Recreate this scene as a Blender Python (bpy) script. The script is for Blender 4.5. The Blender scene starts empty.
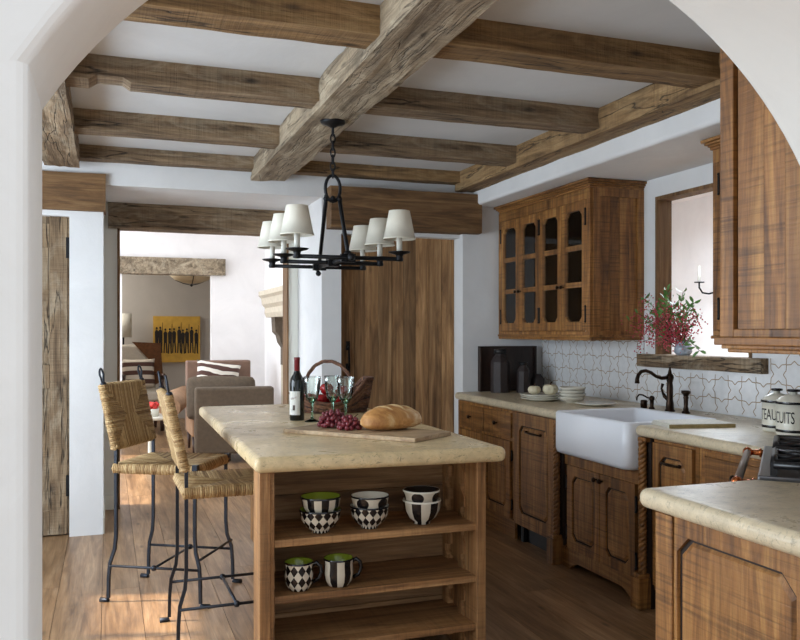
import bpy, bmesh, math, random
from mathutils import Vector, Matrix, noise
R = math.radians
random.seed(7)
C = bpy.context.scene.collection
scene = bpy.context.scene

# ------------------------------------------------------------------ camera, world, lights, exposure
YAW = 19.6
cd = bpy.data.cameras.new('camera'); cam = bpy.data.objects.new('camera', cd); C.objects.link(cam)
cam.location = (0, 0, 1.38); cam.rotation_euler = (R(90), 0, R(-YAW))
cd.sensor_fit = 'HORIZONTAL'; cd.sensor_width = 36; cd.lens = 820/800*36; cd.shift_y = 0.015; cd.clip_start = .05
scene.camera = cam
scene.view_settings.view_transform = 'Standard'; scene.view_settings.look = 'None'
scene.view_settings.gamma = 1; scene.view_settings.use_curve_mapping = False
scene.view_settings.exposure = 0.08
w = bpy.data.worlds.new('world'); scene.world = w; w.use_nodes = True
w.node_tree.nodes['Background'].inputs[0].default_value = (.84, .91, 1, 1)
w.node_tree.nodes['Background'].inputs[1].default_value = 1.2

def area(name, loc, rot, sx, sy, power, col=(1, 1, 1)):
    l = bpy.data.lights.new(name, 'AREA'); l.shape = 'RECTANGLE'; l.size = sx; l.size_y = sy
    l.energy = power; l.color = col
    o = bpy.data.objects.new(name, l); C.objects.link(o); o.location = loc
    o.rotation_euler = tuple(R(a) for a in rot); return o
area('daylight_left_window', (-2.16, 4.0, 1.45), (0, -90, 0), 1.7, 2.2, 118, (.76, .88, 1))
area('daylight_near_window', (-2.16, 2.1, 1.5), (0, -90, 0), 1.6, 1.0, 26, (.8, .91, 1))
area('daylight_living_window', (-2.9, 9.0, 1.6), (0, -90, 0), 2.2, 3.2, 165, (.80, .90, 1))
area('fill_living_ceiling', (.2, 8.9, 2.85), (0, 0, 0), 2.0, 2.0, 30, (.80, .90, 1))  # added fill under the closed living room ceiling, no skylight there
area('fill_side_room', (4.6, 5.2, 2.5), (0, 0, 0), 1.6, 2.0, 140, (.80, .90, 1))  # added overhead fill to brighten the side room, no window behind it
area('fill_hall', (-.6, 12.6, 2.3), (0, -40, 0), 1.2, 1.2, 34, (1, .95, .88))  # added fill lamp inside the windowless hall
sd = bpy.data.lights.new('sun', 'SUN'); sd.energy = 9.0; sd.angle = R(1.2); sd.color = (1, .86, .68)
so = bpy.data.objects.new('sun', sd); C.objects.link(so); so.location = (-6, 9, 6)
so.rotation_euler = Vector((1.0, -.27, -.68)).to_track_quat('-Z', 'Y').to_euler()

# ------------------------------------------------------------------ materials
def lin(c):
    return tuple(((x/255)/12.92 if x/255 <= .04045 else ((x/255+.055)/1.055)**2.4) for x in c)
class NT:
    def __init__(s, name, rough=.5, **kw):
        s.m = bpy.data.materials.new(name); s.m.use_nodes = True; s.t = s.m.node_tree
        s.b = s.t.nodes['Principled BSDF']; s.b.inputs['Roughness'].default_value = rough
        for k, v in kw.items(): s.b.inputs[k.replace('_', ' ')].default_value = v
    def n(s, typ, **kw):
        x = s.t.nodes.new(typ)
        for k, v in kw.items(): setattr(x, k, v)
        return x
    def l(s, a, b): s.t.links.new(a, b)
    def math(s, op, a, b=None, c=None):
        x = s.n('ShaderNodeMath', operation=op)
        for i, v in enumerate((a, b, c)):
            if v is None: continue
            if isinstance(v, (int, float)): x.inputs[i].default_value = v
            else: s.l(v, x.inputs[i])
        return x.outputs[0]
    def ramp(s, fac, stops):
        r = s.n('ShaderNodeValToRGB'); e = r.color_ramp.elements
        while len(e) < len(stops): e.new(.5)
        for i, (p, c) in enumerate(stops):
            e[i].position = p; e[i].color = (*c, 1) if len(c) == 3 else c
        s.l(fac, r.inputs[0]); return r.outputs[0]
    def mix(s, fac, a, b, mode='MIX'):
        x = s.n('ShaderNodeMix', data_type='RGBA', blend_type=mode)
        for sock, v in ((x.inputs[0], fac), (x.inputs[6], a), (x.inputs[7], b)):
            if isinstance(v, (int, float)): sock.default_value = v
            elif isinstance(v, tuple): sock.default_value = (*v, 1)
            else: s.l(v, sock)
        return x.outputs[2]
    def bump(s, h, strength=.3, dist=.01):
        b = s.n('ShaderNodeBump'); b.inputs['Strength'].default_value = strength; b.inputs['Distance'].default_value = dist
        s.l(h, b.inputs['Height']); s.l(b.outputs[0], s.b.inputs['Normal'])
    def noise(s, vec, scale, detail=6, rough=.55, dist=0):
        x = s.n('ShaderNodeTexNoise'); x.inputs['Scale'].default_value = scale
        x.inputs['Detail'].default_value = detail; x.inputs['Roughness'].default_value = rough
        x.inputs['Distortion'].default_value = dist
        if vec is not None: s.l(vec, x.inputs['Vector'])
        return x.outputs[0]

def plain(name, rgb, rough=.5, var=.0, bump=0, bscale=60, **kw):
    t = NT(name, rough, **kw); c = lin(rgb)
    tc = t.n('ShaderNodeTexCoord').outputs['Object']
    if var or bump:
        nz = t.noise(tc, bscale, 5)
        if var: t.l(t.ramp(nz, [(.3, tuple(x*(1-var) for x in c)), (.7, tuple(min(1, x*(1+var)) for x in c))]), t.b.inputs['Base Color'])
        else: t.b.inputs['Base Color'].default_value = (*c, 1)
        if bump: t.bump(nz, bump, .004)
    else: t.b.inputs['Base Color'].default_value = (*c, 1)
    return t.m

def wood(name, dark, mid, light, axis='Z', rough=.62, saw=.0, bump=.35, var=.35, knots=.5, fine=1.0, wear=None, crack=0):
    t = NT(name, rough)
    tc = t.n('ShaderNodeTexCoord').outputs['Object']
    rnd = t.n('ShaderNodeNewGeometry').outputs['Random Per Island']
    off = t.n('ShaderNodeCombineXYZ')
    t.l(t.math('MULTIPLY', rnd, 17.3), off.inputs[0]); t.l(t.math('MULTIPLY', rnd, 9.1), off.inputs[1]); t.l(t.math('MULTIPLY', rnd, 23.7), off.inputs[2])
    add = t.n('ShaderNodeVectorMath', operation='ADD'); t.l(tc, add.inputs[0]); t.l(off.outputs[0], add.inputs[1])
    def stretched(a, b):
        mp = t.n('ShaderNodeMapping'); sc = [b, b, b]; sc['XYZ'.index(axis)] = a
        mp.inputs['Scale'].default_value = sc; t.l(add.outputs[0], mp.inputs['Vector']); return mp.outputs[0]
    grain = t.noise(stretched(.9*fine, 11*fine), 1.6, 9, .62, 1.2)
    streak = t.noise(stretched(2.2*fine, 70*fine), 1.6, 4, .6, .3)
    patch = t.noise(stretched(1.1, 3.0), 1.3, 5, .6, .6)
    col = t.ramp(grain, [(.28, lin(dark)), (.5, lin(mid)), (.72, lin(light))])
    col = t.mix(.55, col, t.ramp(streak, [(.25, (.42, .40, .38)), (.6, (1.08, 1.05, 1.02))]), 'MULTIPLY')
    col = t.mix(.7, col, t.ramp(patch, [(.3, (.55, .52, .5)), (.62, (1.15, 1.13, 1.1))]), 'MULTIPLY')
    if wear:
        wn = t.noise(stretched(1.5, 5), 1.4, 8, .7, 1.0)
        col = t.mix(t.ramp(wn, [(.5, (0, 0, 0)), (.66, (.8, .8, .8))]), col, lin(wear))
    if knots:
        v = t.n('ShaderNodeTexVoronoi'); v.inputs['Scale'].default_value = 1.0
        t.l(stretched(2.6, 7.5), v.inputs['Vector'])
        col = t.mix(t.ramp(v.outputs['Distance'], [(.03, (knots,)*3), (.13, (0, 0, 0))]), col, tuple(x*.25 for x in lin(dark)))
    h = t.math('ADD', grain, t.math('MULTIPLY', streak, .7))
    if saw:
        sn = t.noise(stretched(95, 2.2), 1.0, 3, .6, .25)
        msk = t.noise(add.outputs[0], 3.0, 3)
        s2 = t.ramp(sn, [(.36, (1-saw, 1-saw, 1-saw)), (.52, (1.05, 1.05, 1.05))])
        col = t.mix(t.ramp(msk, [(.35, (0.2,)*3), (.6, (.95,)*3)]), col, t.mix(1.0, col, s2, 'MULTIPLY'))
        h = t.math('ADD', h, t.math('MULTIPLY', sn, .6))
    if crack:
        cn = t.noise(stretched(.7, 9), 1.2, 4, .5, .4)
        cm = t.ramp(t.math('ABSOLUTE', t.math('SUBTRACT', cn, .53)), [(.0, (crack,)*3), (.012, (0, 0, 0))])
        col = t.mix(cm, col, (.012, .008, .006)); h = t.math('SUBTRACT', h, cm)
    hsv = t.n('ShaderNodeHueSaturation'); t.l(col, hsv.inputs['Color'])
    t.l(t.math('ADD', t.math('MULTIPLY', rnd, var), 1-var/2), hsv.inputs['Value'])
    t.l(hsv.outputs[0], t.b.inputs['Base Color'])
    t.bump(h, bump, .006); return t.m

def plaster(name, rgb, bump=.25, rough=.85):
    t = NT(name, rough); tc = t.n('ShaderNodeTexCoord').outputs['Object']
    a = t.noise(tc, 2.2, 8, .6, .6); b = t.noise(tc, 14, 6, .6)
    c = lin(rgb)
    t.l(t.ramp(a, [(.3, tuple(x*.93 for x in c)), (.7, tuple(min(1, x*1.04) for x in c))]), t.b.inputs['Base Color'])
    t.bump(t.math('ADD', a, t.math('MULTIPLY', b, .25)), bump, .02); return t.m

def stone(name, rgb, rough=.32, pits=.6):
    t = NT(name, rough); tc = t.n('ShaderNodeTexCoord').outputs['Object']; c = lin(rgb)
    a = t.noise(tc, 5, 8, .65, .8); b = t.noise(tc, 38, 5, .6, .5)
    mp = t.n('ShaderNodeMapping'); mp.inputs['Scale'].default_value = (5, 16, 9); t.l(tc, mp.inputs['Vector'])
    p = t.noise(mp.outputs[0], 3.2, 8, .75, 2.2)
    col = t.ramp(a, [(.25, tuple(x*.74 for x in c)), (.5, c), (.75, tuple(min(1, x*1.22) for x in c))])
    col = t.mix(.4, col, t.ramp(b, [(.3, (.72, .7, .66)), (.6, (1.05, 1.05, 1.05))]), 'MULTIPLY')
    pm = t.ramp(p, [(.40, (1-pits*.75,)*3), (.445, (1, 1, 1))])
    col = t.mix(1.0, col, pm, 'MULTIPLY')
    t.l(col, t.b.inputs['Base Color']); t.bump(t.math('ADD', t.math('MULTIPLY', pm, .6), t.math('MULTIPLY', b, .4)), .25, .004)
    t.l(t.ramp(a, [(.3, (rough+.16,)*3), (.7, (rough-.06,)*3)]), t.b.inputs['Roughness'])
    return t.m

def pattern(name, kind, n=10, zf=22., z0=0.):
    """two-tone ceramic glaze laid out round the local Z axis"""
    t = NT(name, .18); tc = t.n('ShaderNodeTexCoord').outputs['Object']
    sp = t.n('ShaderNodeSeparateXYZ'); t.l(tc, sp.inputs[0])
    ang = t.math('MULTIPLY', t.math('ADD', t.math('DIVIDE', t.math('ARCTAN2', sp.outputs[1], sp.outputs[0]), 2*math.pi), .5), n)
    zz = t.math('ADD', t.math('MULTIPLY', sp.outputs[2], zf), z0)
    fa = t.math('ABSOLUTE', t.math('SUBTRACT', t.math('FRACT', ang), .5)); fz = t.math('ABSOLUTE', t.math('SUBTRACT', t.math('FRACT', zz), .5))
    if kind == 'diamond': m = t.math('GREATER_THAN', t.math('ADD', fa, fz), .5)
    elif kind == 'stripe': m = t.math('GREATER_THAN', fa, .25)
    else: m = t.math('LESS_THAN', t.math('ADD', t.math('POWER', t.math('MULTIPLY', fa, 1.0), 2.0), t.math('POWER', t.math('MULTIPLY', fz, .8), 2.0)), .085)
    t.l(t.mix(m, lin((206, 196, 178)), lin((22, 21, 24))), t.b.inputs['Base Color']); return t.m

def glassy(name, tint=(1, 1, 1), amount=.12):
    t = NT(name, .02); tr = t.n('ShaderNodeBsdfTransparent'); tr.inputs[0].default_value = (*tint, 1)
    gl = t.n('ShaderNodeBsdfGlossy'); gl.inputs['Roughness'].default_value = .03
    fr = t.n('ShaderNodeFresnel'); fr.inputs[0].default_value = 1.5
    mx = t.n('ShaderNodeMixShader'); t.l(t.math('ADD', fr.outputs[0], amount*.3), mx.inputs[0]); t.l(tr.outputs[0], mx.inputs[1]); t.l(gl.outputs[0], mx.inputs[2])
    t.l(mx.outputs[0], t.n('ShaderNodeOutputMaterial').inputs[0]) if False else t.l(mx.outputs[0], t.t.nodes['Material Output'].inputs[0])
    return t.m

M = {}
WD = dict(dark=(80, 50, 24), mid=(144, 98, 50), light=(182, 136, 78))
for ax in 'XYZ':
    M['cab'+ax] = wood('cabinet_wood_'+ax.lower(), **WD, axis=ax, saw=.5, var=.28, knots=.2, rough=.5)
    M['beam'+ax] = wood('beam_wood_'+ax.lower(), (82, 66, 50), (138, 116, 90), (176, 156, 128), axis=ax, bump=1.0, var=.2, knots=.9, rough=.85, saw=.25, wear=(166, 152, 130), crack=.9)
    M['lintel'+ax] = wood('lintel_wood_'+ax.lower(), (74, 52, 32), (118, 88, 56), (148, 117, 80), axis=ax, bump=.6, var=.15, knots=.5, rough=.8)
    M['bwarm'+ax] = wood('warm_beam_wood_'+ax.lower(), (84, 62, 38), (144, 114, 76), (180, 150, 108), axis=ax, bump=.9, var=.2, knots=.85, rough=.8, saw=.25, wear=(166, 138, 98), crack=.9)
    M['barn'+ax] = wood('barn_board_'+ax.lower(), (96, 68, 42), (158, 120, 80), (194, 156, 112), axis=ax, bump=.5, var=.6, knots=.6, rough=.75)
    M['isl'+ax] = wood('island_wood_'+ax.lower(), (86, 58, 32), (150, 108, 66), (184, 144, 98), axis=ax, bump=.4, var=.3, knots=.5, rough=.6, saw=.2)
M['girder'] = wood('girder_wood', (96, 84, 68), (152, 137, 115), (188, 173, 148), axis='Y', bump=1.4, var=.1, knots=.9, saw=.2, rough=.9, wear=(186, 172, 148), fine=.8, crack=.5)
M['floor'] = wood('floor_planks', (108, 80, 54), (154, 121, 88), (182, 151, 117), axis='Y', bump=.12, var=.3, knots=.8, rough=.34)
M['floorboards_under'] = plain('floor_joint', (58, 38, 24), .8)
M['groove'] = plain('groove_stain', (36, 22, 13), .7)
M['dark'] = plain('cabinet_inside', (50, 34, 22), .8, .2)
M['kick'] = plain('kick_black', (18, 18, 19), .5)
M['plaster'] = plaster('wall_plaster', (226, 226, 226))
M['ceil'] = plaster('ceiling_plaster', (218, 220, 222), .2)
M['arch'] = plaster('arch_plaster', (232, 231, 226), .35)
M['lwall'] = plaster('living_plaster', (240, 236, 234), .1)
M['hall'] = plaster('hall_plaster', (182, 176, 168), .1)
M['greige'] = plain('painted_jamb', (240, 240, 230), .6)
M['stone'] = stone('limestone', (220, 196, 152), .27)
M['stone2'] = stone('limestone_sink_run', (208, 192, 162), .3, .45)
M['china'] = plain('white_fireclay', (233, 235, 240), .28)
M['plate'] = plain('ivory_glaze', (226, 222, 208), .2)
M['tile'] = plain('tile_glaze', (222, 222, 222), .16, .05, .12, 22)
M['grout'] = plain('tile_grout', (158, 134, 104), .8)
M['iron'] = plain('black_iron', (34, 35, 38), .45, .15, .3, 90, Metallic=.7)
M['ironblue'] = plain('stool_iron', (44, 48, 56), .42, .15, .25, 90, Metallic=.6)
M['bronze'] = plain('oiled_bronze', (50, 37, 28), .34, .2, 0, 40, Metallic=.85)
M['steel'] = plain('range_steel', (120, 120, 122), .3, Metallic=.9)
M['rail'] = plain('brushed_rail', (150, 138, 128), .38, Metallic=.7)
M['copper'] = plain('copper', (206, 122, 72), .22, Metallic=1.0)
M['enamel'] = plain('black_enamel', (24, 24, 27), .3)
def rush_mat():
    t = NT('rush_fibre', .7); tc = t.n('ShaderNodeTexCoord').outputs['Object']; rn = t.n('ShaderNodeNewGeometry').outputs['Random Per Island']
    col = t.ramp(rn, [(.0, lin((138, 106, 66))), (.4, lin((172, 140, 94))), (1., lin((206, 178, 132)))])
    nz = t.noise(tc, 70, 4); t.l(t.mix(.5, col, t.ramp(nz, [(.3, (.5, .48, .44)), (.65, (1.1, 1.1, 1.1))]), 'MULTIPLY'), t.b.inputs['Base Color']); t.bump(nz, .5, .004); return t.m
M['rush'] = rush_mat()
M['rushlight'] = plain('rush_wrap', (178, 152, 112), .75, .3, .5, 120)
M['linen'] = plain('shade_linen', (226, 222, 208), .8, .04, .2, 300)
M['candle'] = plain('candle_sleeve', (216, 214, 204), .5)
M['greylinen'] = plain('grey_linen', (100, 87, 73), .95, .14, .4, 30)
M['leather'] = plain('tan_leather', (164, 128, 98), .6, .15, .2, 12)
M['leatherdark'] = plain('brown_leather', (128, 100, 84), .6, .12, .2, 12)
M['throw'] = plain('brown_throw', (104, 66, 38), .95, .25, .4, 30)
M['darkwood'] = plain('turned_dark_wood', (56, 32, 24), .4, .2)
M['cushion'] = plain('cream_fabric', (206, 196, 180), .9, .06)
M['label'] = plain('label_paper', (220, 218, 210), .7)
M['bottle'] = plain('bottle_glass_dark', (14, 18, 16), .06)
M['foil'] = plain('red_capsule', (112, 26, 30), .35)
M['apple'] = plain('apple_skin', (150, 28, 30), .22, .35, 0, 9)
M['stem'] = plain('stem_brown', (74, 52, 34), .8)
M['grape'] = plain('grape_skin', (118, 44, 52), .32, .35, 0, 30)
def wicker_mat():
    t = NT('wicker', .7); tc = t.n('ShaderNodeTexCoord').outputs['Object']; rn = t.n('ShaderNodeNewGeometry').outputs['Random Per Island']
    col = t.ramp(rn, [(.0, lin((62, 38, 28))), (.5, lin((116, 76, 52))), (1., lin((158, 118, 84)))])
    nz = t.noise(tc, 60, 4); t.l(t.mix(.7, col, t.ramp(nz, [(.38, (.35, .33, .3)), (.6, (1.15, 1.15, 1.15))]), 'MULTIPLY'), t.b.inputs['Base Color']); t.bump(nz, .6, .006); return t.m
M['wicker'] = wicker_mat()
M['board'] = wood('cutting_board_wood', (150, 122, 92), (186, 160, 126), (204, 182, 150), axis='X', bump=.08, var=.1, knots=0, rough=.5)
M['darkboard'] = wood('dark_board_wood', (30, 20, 16), (48, 33, 27), (62, 46, 38), axis='Z', bump=.2, var=.2, knots=0, rough=.4)
M['darkmetal'] = plain('dark_crock', (48, 38, 36), .6, .25)
M['pumpkin'] = plain('pumpkin_skin', (224, 214, 184), .45, .08, .1, 30)
M['leaf'] = plain('leaf_green', (84, 128, 58), .45, .3, 0, 20)
M['berry'] = plain('berry_red', (178, 58, 70), .4, .35, 0, 60)
M['paper'] = plain('newsprint', (226, 222, 210), .85, .12, 0, 90)
M['goldpaper'] = plain('paper_edge', (168, 148, 100), .8, .2, 0, 60)
M['lime'] = plain('lime_glaze', (134, 150, 44), .16)
M['blackglaze'] = plain('black_glaze', (20, 20, 23), .14)
M['canister'] = plain('canister_enamel', (222, 218, 202), .25)
M['paint'] = plain('painting_ochre', (202, 160, 68), .8, .14, 0, 9)
M['ink'] = plain('painting_ink', (38, 32, 26), .8)
M['glassbowl'] = plain('alabaster', (214, 196, 162), .4)
M['glass'] = glassy('cabinet_glass', (.97, .98, .97), -.08)
M['clearglass'] = glassy('clear_glass', (.955, .985, .97), .12)
M['vase'] = plain('pale_blue_glass', (206, 216, 228), .08, Transmission_Weight=.55)
M['mantel'] = plain('mantel_stone', (196, 184, 164), .8, .1, .3, 20)
M['redflower'] = plain('red_petals', (214, 60, 52), .6)
M['zebra'] = None

def bread_mat():
    t = NT('bread_crust', .55); tc = t.n('ShaderNodeTexCoord').outputs['Object']
    a = t.noise(tc, 9, 8, .65, .8); b = t.noise(tc, 60, 5, .6)
    col = t.ramp(a, [(.28, lin((142, 82, 38))), (.5, lin((200, 146, 84))), (.66, lin((232, 204, 156)))])
    t.l(col, t.b.inputs['Base Color']); t.bump(t.math('ADD', a, t.math('MULTIPLY', b, .5)), .4, .01); return t.m
M['bread'] = bread_mat(); M['crumb'] = plain('bread_score', (222, 190, 140), .8, .15, .4, 60)
def green_glass():
    t = NT('recycled_green_glass', .05); t.b.inputs['Transmission Weight'].default_value = 1.0
    t.b.inputs['Base Color'].default_value = (*lin((170, 226, 206)), 1); t.b.inputs['IOR'].default_value = 1.35; return t.m
M['greenglass'] = green_glass()
def stripes(name, c1, c2, scale, axis, dist=0.):
    t = NT(name, .9); tc = t.n('ShaderNodeTexCoord').outputs['Object']
    wv = t.n('ShaderNodeTexWave', bands_direction=axis); wv.inputs['Scale'].default_value = scale
    wv.inputs['Distortion'].default_value = dist; wv.inputs['Detail Scale'].default_value = .8; t.l(tc, wv.inputs['Vector'])
    t.l(t.ramp(wv.outputs[1], [(.5, lin(c1)), (.56, lin(c2))]), t.b.inputs['Base Color']); return t.m
M['zebra'] = stripes('zebra_fabric', (84, 58, 50), (232, 226, 214), 3.6, 'Z', 5.0)
M['stripe'] = stripes('striped_cushion', (84, 56, 46), (206, 194, 176), 2.6, 'Z')

# ------------------------------------------------------------------ mesh helpers
class Fr:
    """local frame: u, v, n directions at an origin"""
    def __init__(s, o, u, v, n): s.o, s.u, s.v, s.n = Vector(o), Vector(u).normalized(), Vector(v).normalized(), Vector(n).normalized()
    def __call__(s, u, v, n=0): return s.o + s.u*u + s.v*v + s.n*n
W = Fr((0, 0, 0), (1, 0, 0), (0, 1, 0), (0, 0, 1))

class MB:
    def __init__(s): s.bm = bmesh.new(); s.mi = 0
    def face(s, vs, smooth=False):
        try:
            f = s.bm.faces.new(vs); f.material_index = s.mi; f.smooth = smooth; return f
        except ValueError: return None
    def box(s, x0, x1, y0, y1, z0, z1, fr=W, jit=0):
        vs = [s.bm.verts.new(fr(x, y, z)) for x in (x0, x1) for y in (y0, y1) for z in (z0, z1)]
        if jit:
            for v in vs: v.co += Vector((random.uniform(-jit, jit) for _ in range(3)))
        for a in ((0, 1, 3, 2), (4, 6, 7, 5), (0, 4, 5, 1), (2, 3, 7, 6), (0, 2, 6, 4), (1, 5, 7, 3)): s.face([vs[i] for i in a])
        return s
    def prism(s, poly, n0, n1, fr=W):
        a = [s.bm.verts.new(fr(u, v, n0)) for u, v in poly]; b = [s.bm.verts.new(fr(u, v, n1)) for u, v in poly]
        s.face(a[::-1]); s.face(b); k = len(poly)
        for i in range(k): s.face([a[i], a[(i+1) % k], b[(i+1) % k], b[i]])
        return s
    def ring(s, outer, inner, n0, n1, fr=W):
        """panel with a hole; outer and inner have the same count"""
        k = len(outer)
        L = [[s.bm.verts.new(fr(u, v, n)) for u, v in p] for n in (n0, n1) for p in (outer, inner)]
        o0, i0, o1, i1 = L
        for i in range(k):
            j = (i+1) % k
            s.face([o1[i], o1[j], i1[j], i1[i]]); s.face([o0[j], o0[i], i0[i], i0[j]])
            s.face([o0[i], o0[j], o1[j], o1[i]]); s.face([i0[j], i0[i], i1[i], i1[j]])
        return s
    def tube(s, pts, r, seg=8, closed=False, cap=True, squash=None, twist=0):
        pts = [Vector(p) for p in pts]; n = len(pts); rs = r if isinstance(r, (list, tuple)) else [r]*n
        prev = None; rings = []
        for i, p in enumerate(pts):
            if closed: d = pts[(i+1) % n] - pts[i-1]
            else: d = pts[min(i+1, n-1)] - pts[max(i-1, 0)]
            d.normalize()
            if prev is None:
                a = Vector((0, 0, 1)) if abs(d.z) < .9 else Vector((1, 0, 0)); u = d.cross(a).normalized()
            else: u = (prev - d*prev.dot(d)).normalized()
            prev = u; v = d.cross(u)
            ring = []
            for k in range(seg):
                an = 2*math.pi*(k+.5)/seg + twist*i
                ring.append(s.bm.verts.new(p + (u*math.cos(an) + v*math.sin(an)*(squash or 1))*rs[i]))
            rings.append(ring)
        for i in range(n if closed else n-1):
            A, B = rings[i], rings[(i+1) % n]
            for k in range(seg): s.face([A[k], A[(k+1) % seg], B[(k+1) % seg], B[k]], seg > 4)
        if cap and not closed: s.face(rings[0][::-1]); s.face(rings[-1])
        return s
    def lathe(s, prof, seg=24, c=(0, 0, 0), axis='Z', smooth=True, a0=0, a1=2*math.pi, closed=True):
        c = Vector(c); rings = []
        for r, z in prof:
            if r < 1e-5: rings.append([s.bm.verts.new(c + Vector((0, 0, z)))]); continue
            rings.append([s.bm.verts.new(c + Vector((r*math.cos(2*math.pi*k/seg), r*math.sin(2*math.pi*k/seg), z))) for k in range(seg)])
        for A, B in zip(rings, rings[1:]):
            for k in range(seg):
                j = (k+1) % seg
                if len(A) == 1 and len(B) == 1: continue
                if len(A) == 1: s.face([A[0], B[k], B[j]], smooth)
                elif len(B) == 1: s.face([A[k], A[j], B[0]], smooth)
                else: s.face([A[k], A[j], B[j], B[k]], smooth)
        return s
    def ball(s, c, r, seg=10, sz=1.0):
        k = max(4, seg//2); prof = [(r*math.sin(math.pi*i/k), -r*sz*math.cos(math.pi*i/k)) for i in range(k+1)]
        return s.lathe(prof, seg, c)
    def transform(s, m): bmesh.ops.transform(s.bm, matrix=m, verts=s.bm.verts[:]); return s
    def build(s, name, mat, parent=None, world=True, bevel=0, seg=2, subsurf=0, recalc=True, smooth=None, origin=None):
        if recalc: bmesh.ops.recalc_face_normals(s.bm, faces=s.bm.faces[:])
        me = bpy.data.meshes.new(name)
        for m in (mat if isinstance(mat, (list, tuple)) else [mat]): me.materials.append(m)
        o = bpy.data.objects.new(name, me); C.objects.link(o)
        if parent is not None:
            o.parent = parent
            if world:
                s.bm.transform(wm(parent).inverted())
        else:
            vs = s.bm.verts
            lo = Vector([min(v.co[i] for v in vs) for i in range(3)]); hi = Vector([max(v.co[i] for v in vs) for i in range(3)])
            b = Vector(origin) if origin else Vector(((lo.x+hi.x)/2, (lo.y+hi.y)/2, lo.z))
            s.bm.transform(Matrix.Translation(-b)); o.location = b
        if smooth is not None:
            for f in s.bm.faces: f.smooth = smooth
        s.bm.to_mesh(me); s.bm.free()
        if bevel:
            b = o.modifiers.new('bevel', 'BEVEL'); b.width = bevel; b.segments = seg; b.limit_method = 'ANGLE'; b.angle_limit = R(35)
        if subsurf:
            q = o.modifiers.new('subsurf', 'SUBSURF'); q.levels = subsurf; q.render_levels = subsurf
        return o
def wm(o):
    m = Matrix.Translation(o.location) @ o.rotation_euler.to_matrix().to_4x4()
    m = m @ Matrix.Diagonal((*o.scale, 1))
    return wm(o.parent) @ m if o.parent else m
def thing(name, label, cat, loc=(0, 0, 0), rz=0, group=None):
    o = bpy.data.objects.new(name, None); C.objects.link(o); o.empty_display_size = .1
    o.location = loc; o.rotation_euler = (0, 0, R(rz)); return tag(o, label, cat, group)
def tag(o, label=None, cat=None, group=None):
    if label: o['label'] = label
    if cat: o['category'] = cat
    if group: o['group'] = group
    return o
def struct(o): o['kind'] = 'structure'; return o
def dup(root, loc=None, rz=None, label=None, group=None):
    r = root.copy(); C.objects.link(r)
    if loc is not None: r.location = loc
    if rz is not None: r.rotation_euler = (0, 0, R(rz))
    if label: r['label'] = label
    if group: r['group'] = group
    for ch in list(root.children):
        c = ch.copy(); C.objects.link(c); c.parent = r
        for g in list(ch.children):
            d = g.copy(); C.objects.link(d); d.parent = c
    return r

def beam(name, x0, x1, y0, y1, z0, z1, axis, mat, label=None, cat='beam', group=None, amp=.008, wane=.003, seed=0, parent=None, notches=()):
    """hand-hewn timber: rings along its length, pushed about with noise"""
    lo, hi = Vector((x0, y0, z0)), Vector((x1, y1, z1)); ai = 'XYZ'.index(axis); L = hi[ai]-lo[ai]
    o1, o2 = [i for i in range(3) if i != ai]; n = max(4, int(L/.035)); k = 7
    mb = MB(); rings = []
    per = []
    for i in range(k): per.append((i/k, 0))
    for i in range(k): per.append((1, i/k))
    for i in range(k): per.append((1-i/k, 1))
    for i in range(k): per.append((0, 1-i/k))
    s1, s2 = hi[o1]-lo[o1], hi[o2]-lo[o2]
    for j in range(n+1):
        t = lo[ai]+L*j/n; ring = []
        for (a, b) in per:
            p = Vector((0, 0, 0)); p[ai] = t; p[o1] = lo[o1]+s1*a; p[o2] = lo[o2]+s2*b
            q = Vector((0, 0, 0)); q[ai] = t*2.2; q[o1] = p[o1]*9; q[o2] = p[o2]*9; q += Vector((seed*3.1, seed*7.7, seed*1.3))
            d = noise.noise(q)*.6 + noise.noise(q*2.7)*.4 + .25*noise.noise(q*7)
            corner = (a in (0, 1)) and (b in (0, 1))
            cw = wane*(1+1.3*noise.noise(Vector((t*3, seed*5+a*2, b*3)))) if corner else 0
            c = Vector((0, 0, 0)); c[o1] = (.5-a); c[o2] = (.5-b)
            if c.length: c.normalize()
            if corner: c *= .8
            p += c*(amp*(d+.35) + max(0, cw))
            for (ta, tb, side, dep) in notches:
                if ta < t < tb and ((side == 'lo' and b < .35)): p[o2] += dep
            ring.append(mb.bm.verts.new(p))
        rings.append(ring)
    K = len(per)
    for A, B in zip(rings, rings[1:]):
        for i in range(K): mb.face([A[i], A[(i+1) % K], B[(i+1) % K], B[i]], False)
    mb.face(rings[0][::-1]); mb.face(rings[-1])
    o = mb.build(name, mat, parent)
    return tag(o, label, cat, group) if label else o

def cham(u0, u1, v0, v1, c, cut=(1, 1, 1, 1)):
    """rectangle with stepped chamfers; order: bl, br, tr, tl; always 8 points"""
    e = 1e-3; c0, c1, c2, c3 = [c if k else e for k in cut]
    return [(u0+c0, v0), (u1-c1, v0), (u1, v0+c1), (u1, v1-c2), (u1-c2, v1), (u0+c3, v1), (u0, v1-c3), (u0, v0+c0)]
def outer8(inner, u0, u1, v0, v1):
    # two points of each corner are drawn to the same side projections
    return [(inner[0][0], v0), (inner[1][0], v0), (u1, inner[2][1]), (u1, inner[3][1]), (inner[4][0], v1), (inner[5][0], v1), (u0, inner[6][1]), (u0, inner[7][1])]
def frame_with_hole(mb, u0, u1, v0, v1, inner, n0, n1, fr):
    out = outer8(inner, u0, u1, v0, v1)
    mb.ring(out, inner, n0, n1, fr)
    for (a, c, b) in ((1, (u1, v0), 2), (3, (u1, v1), 4), (5, (u0, v1), 6), (7, (u0, v0), 0)):
        mb.prism([out[a], c, out[b]], n0, n1, fr)
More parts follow.
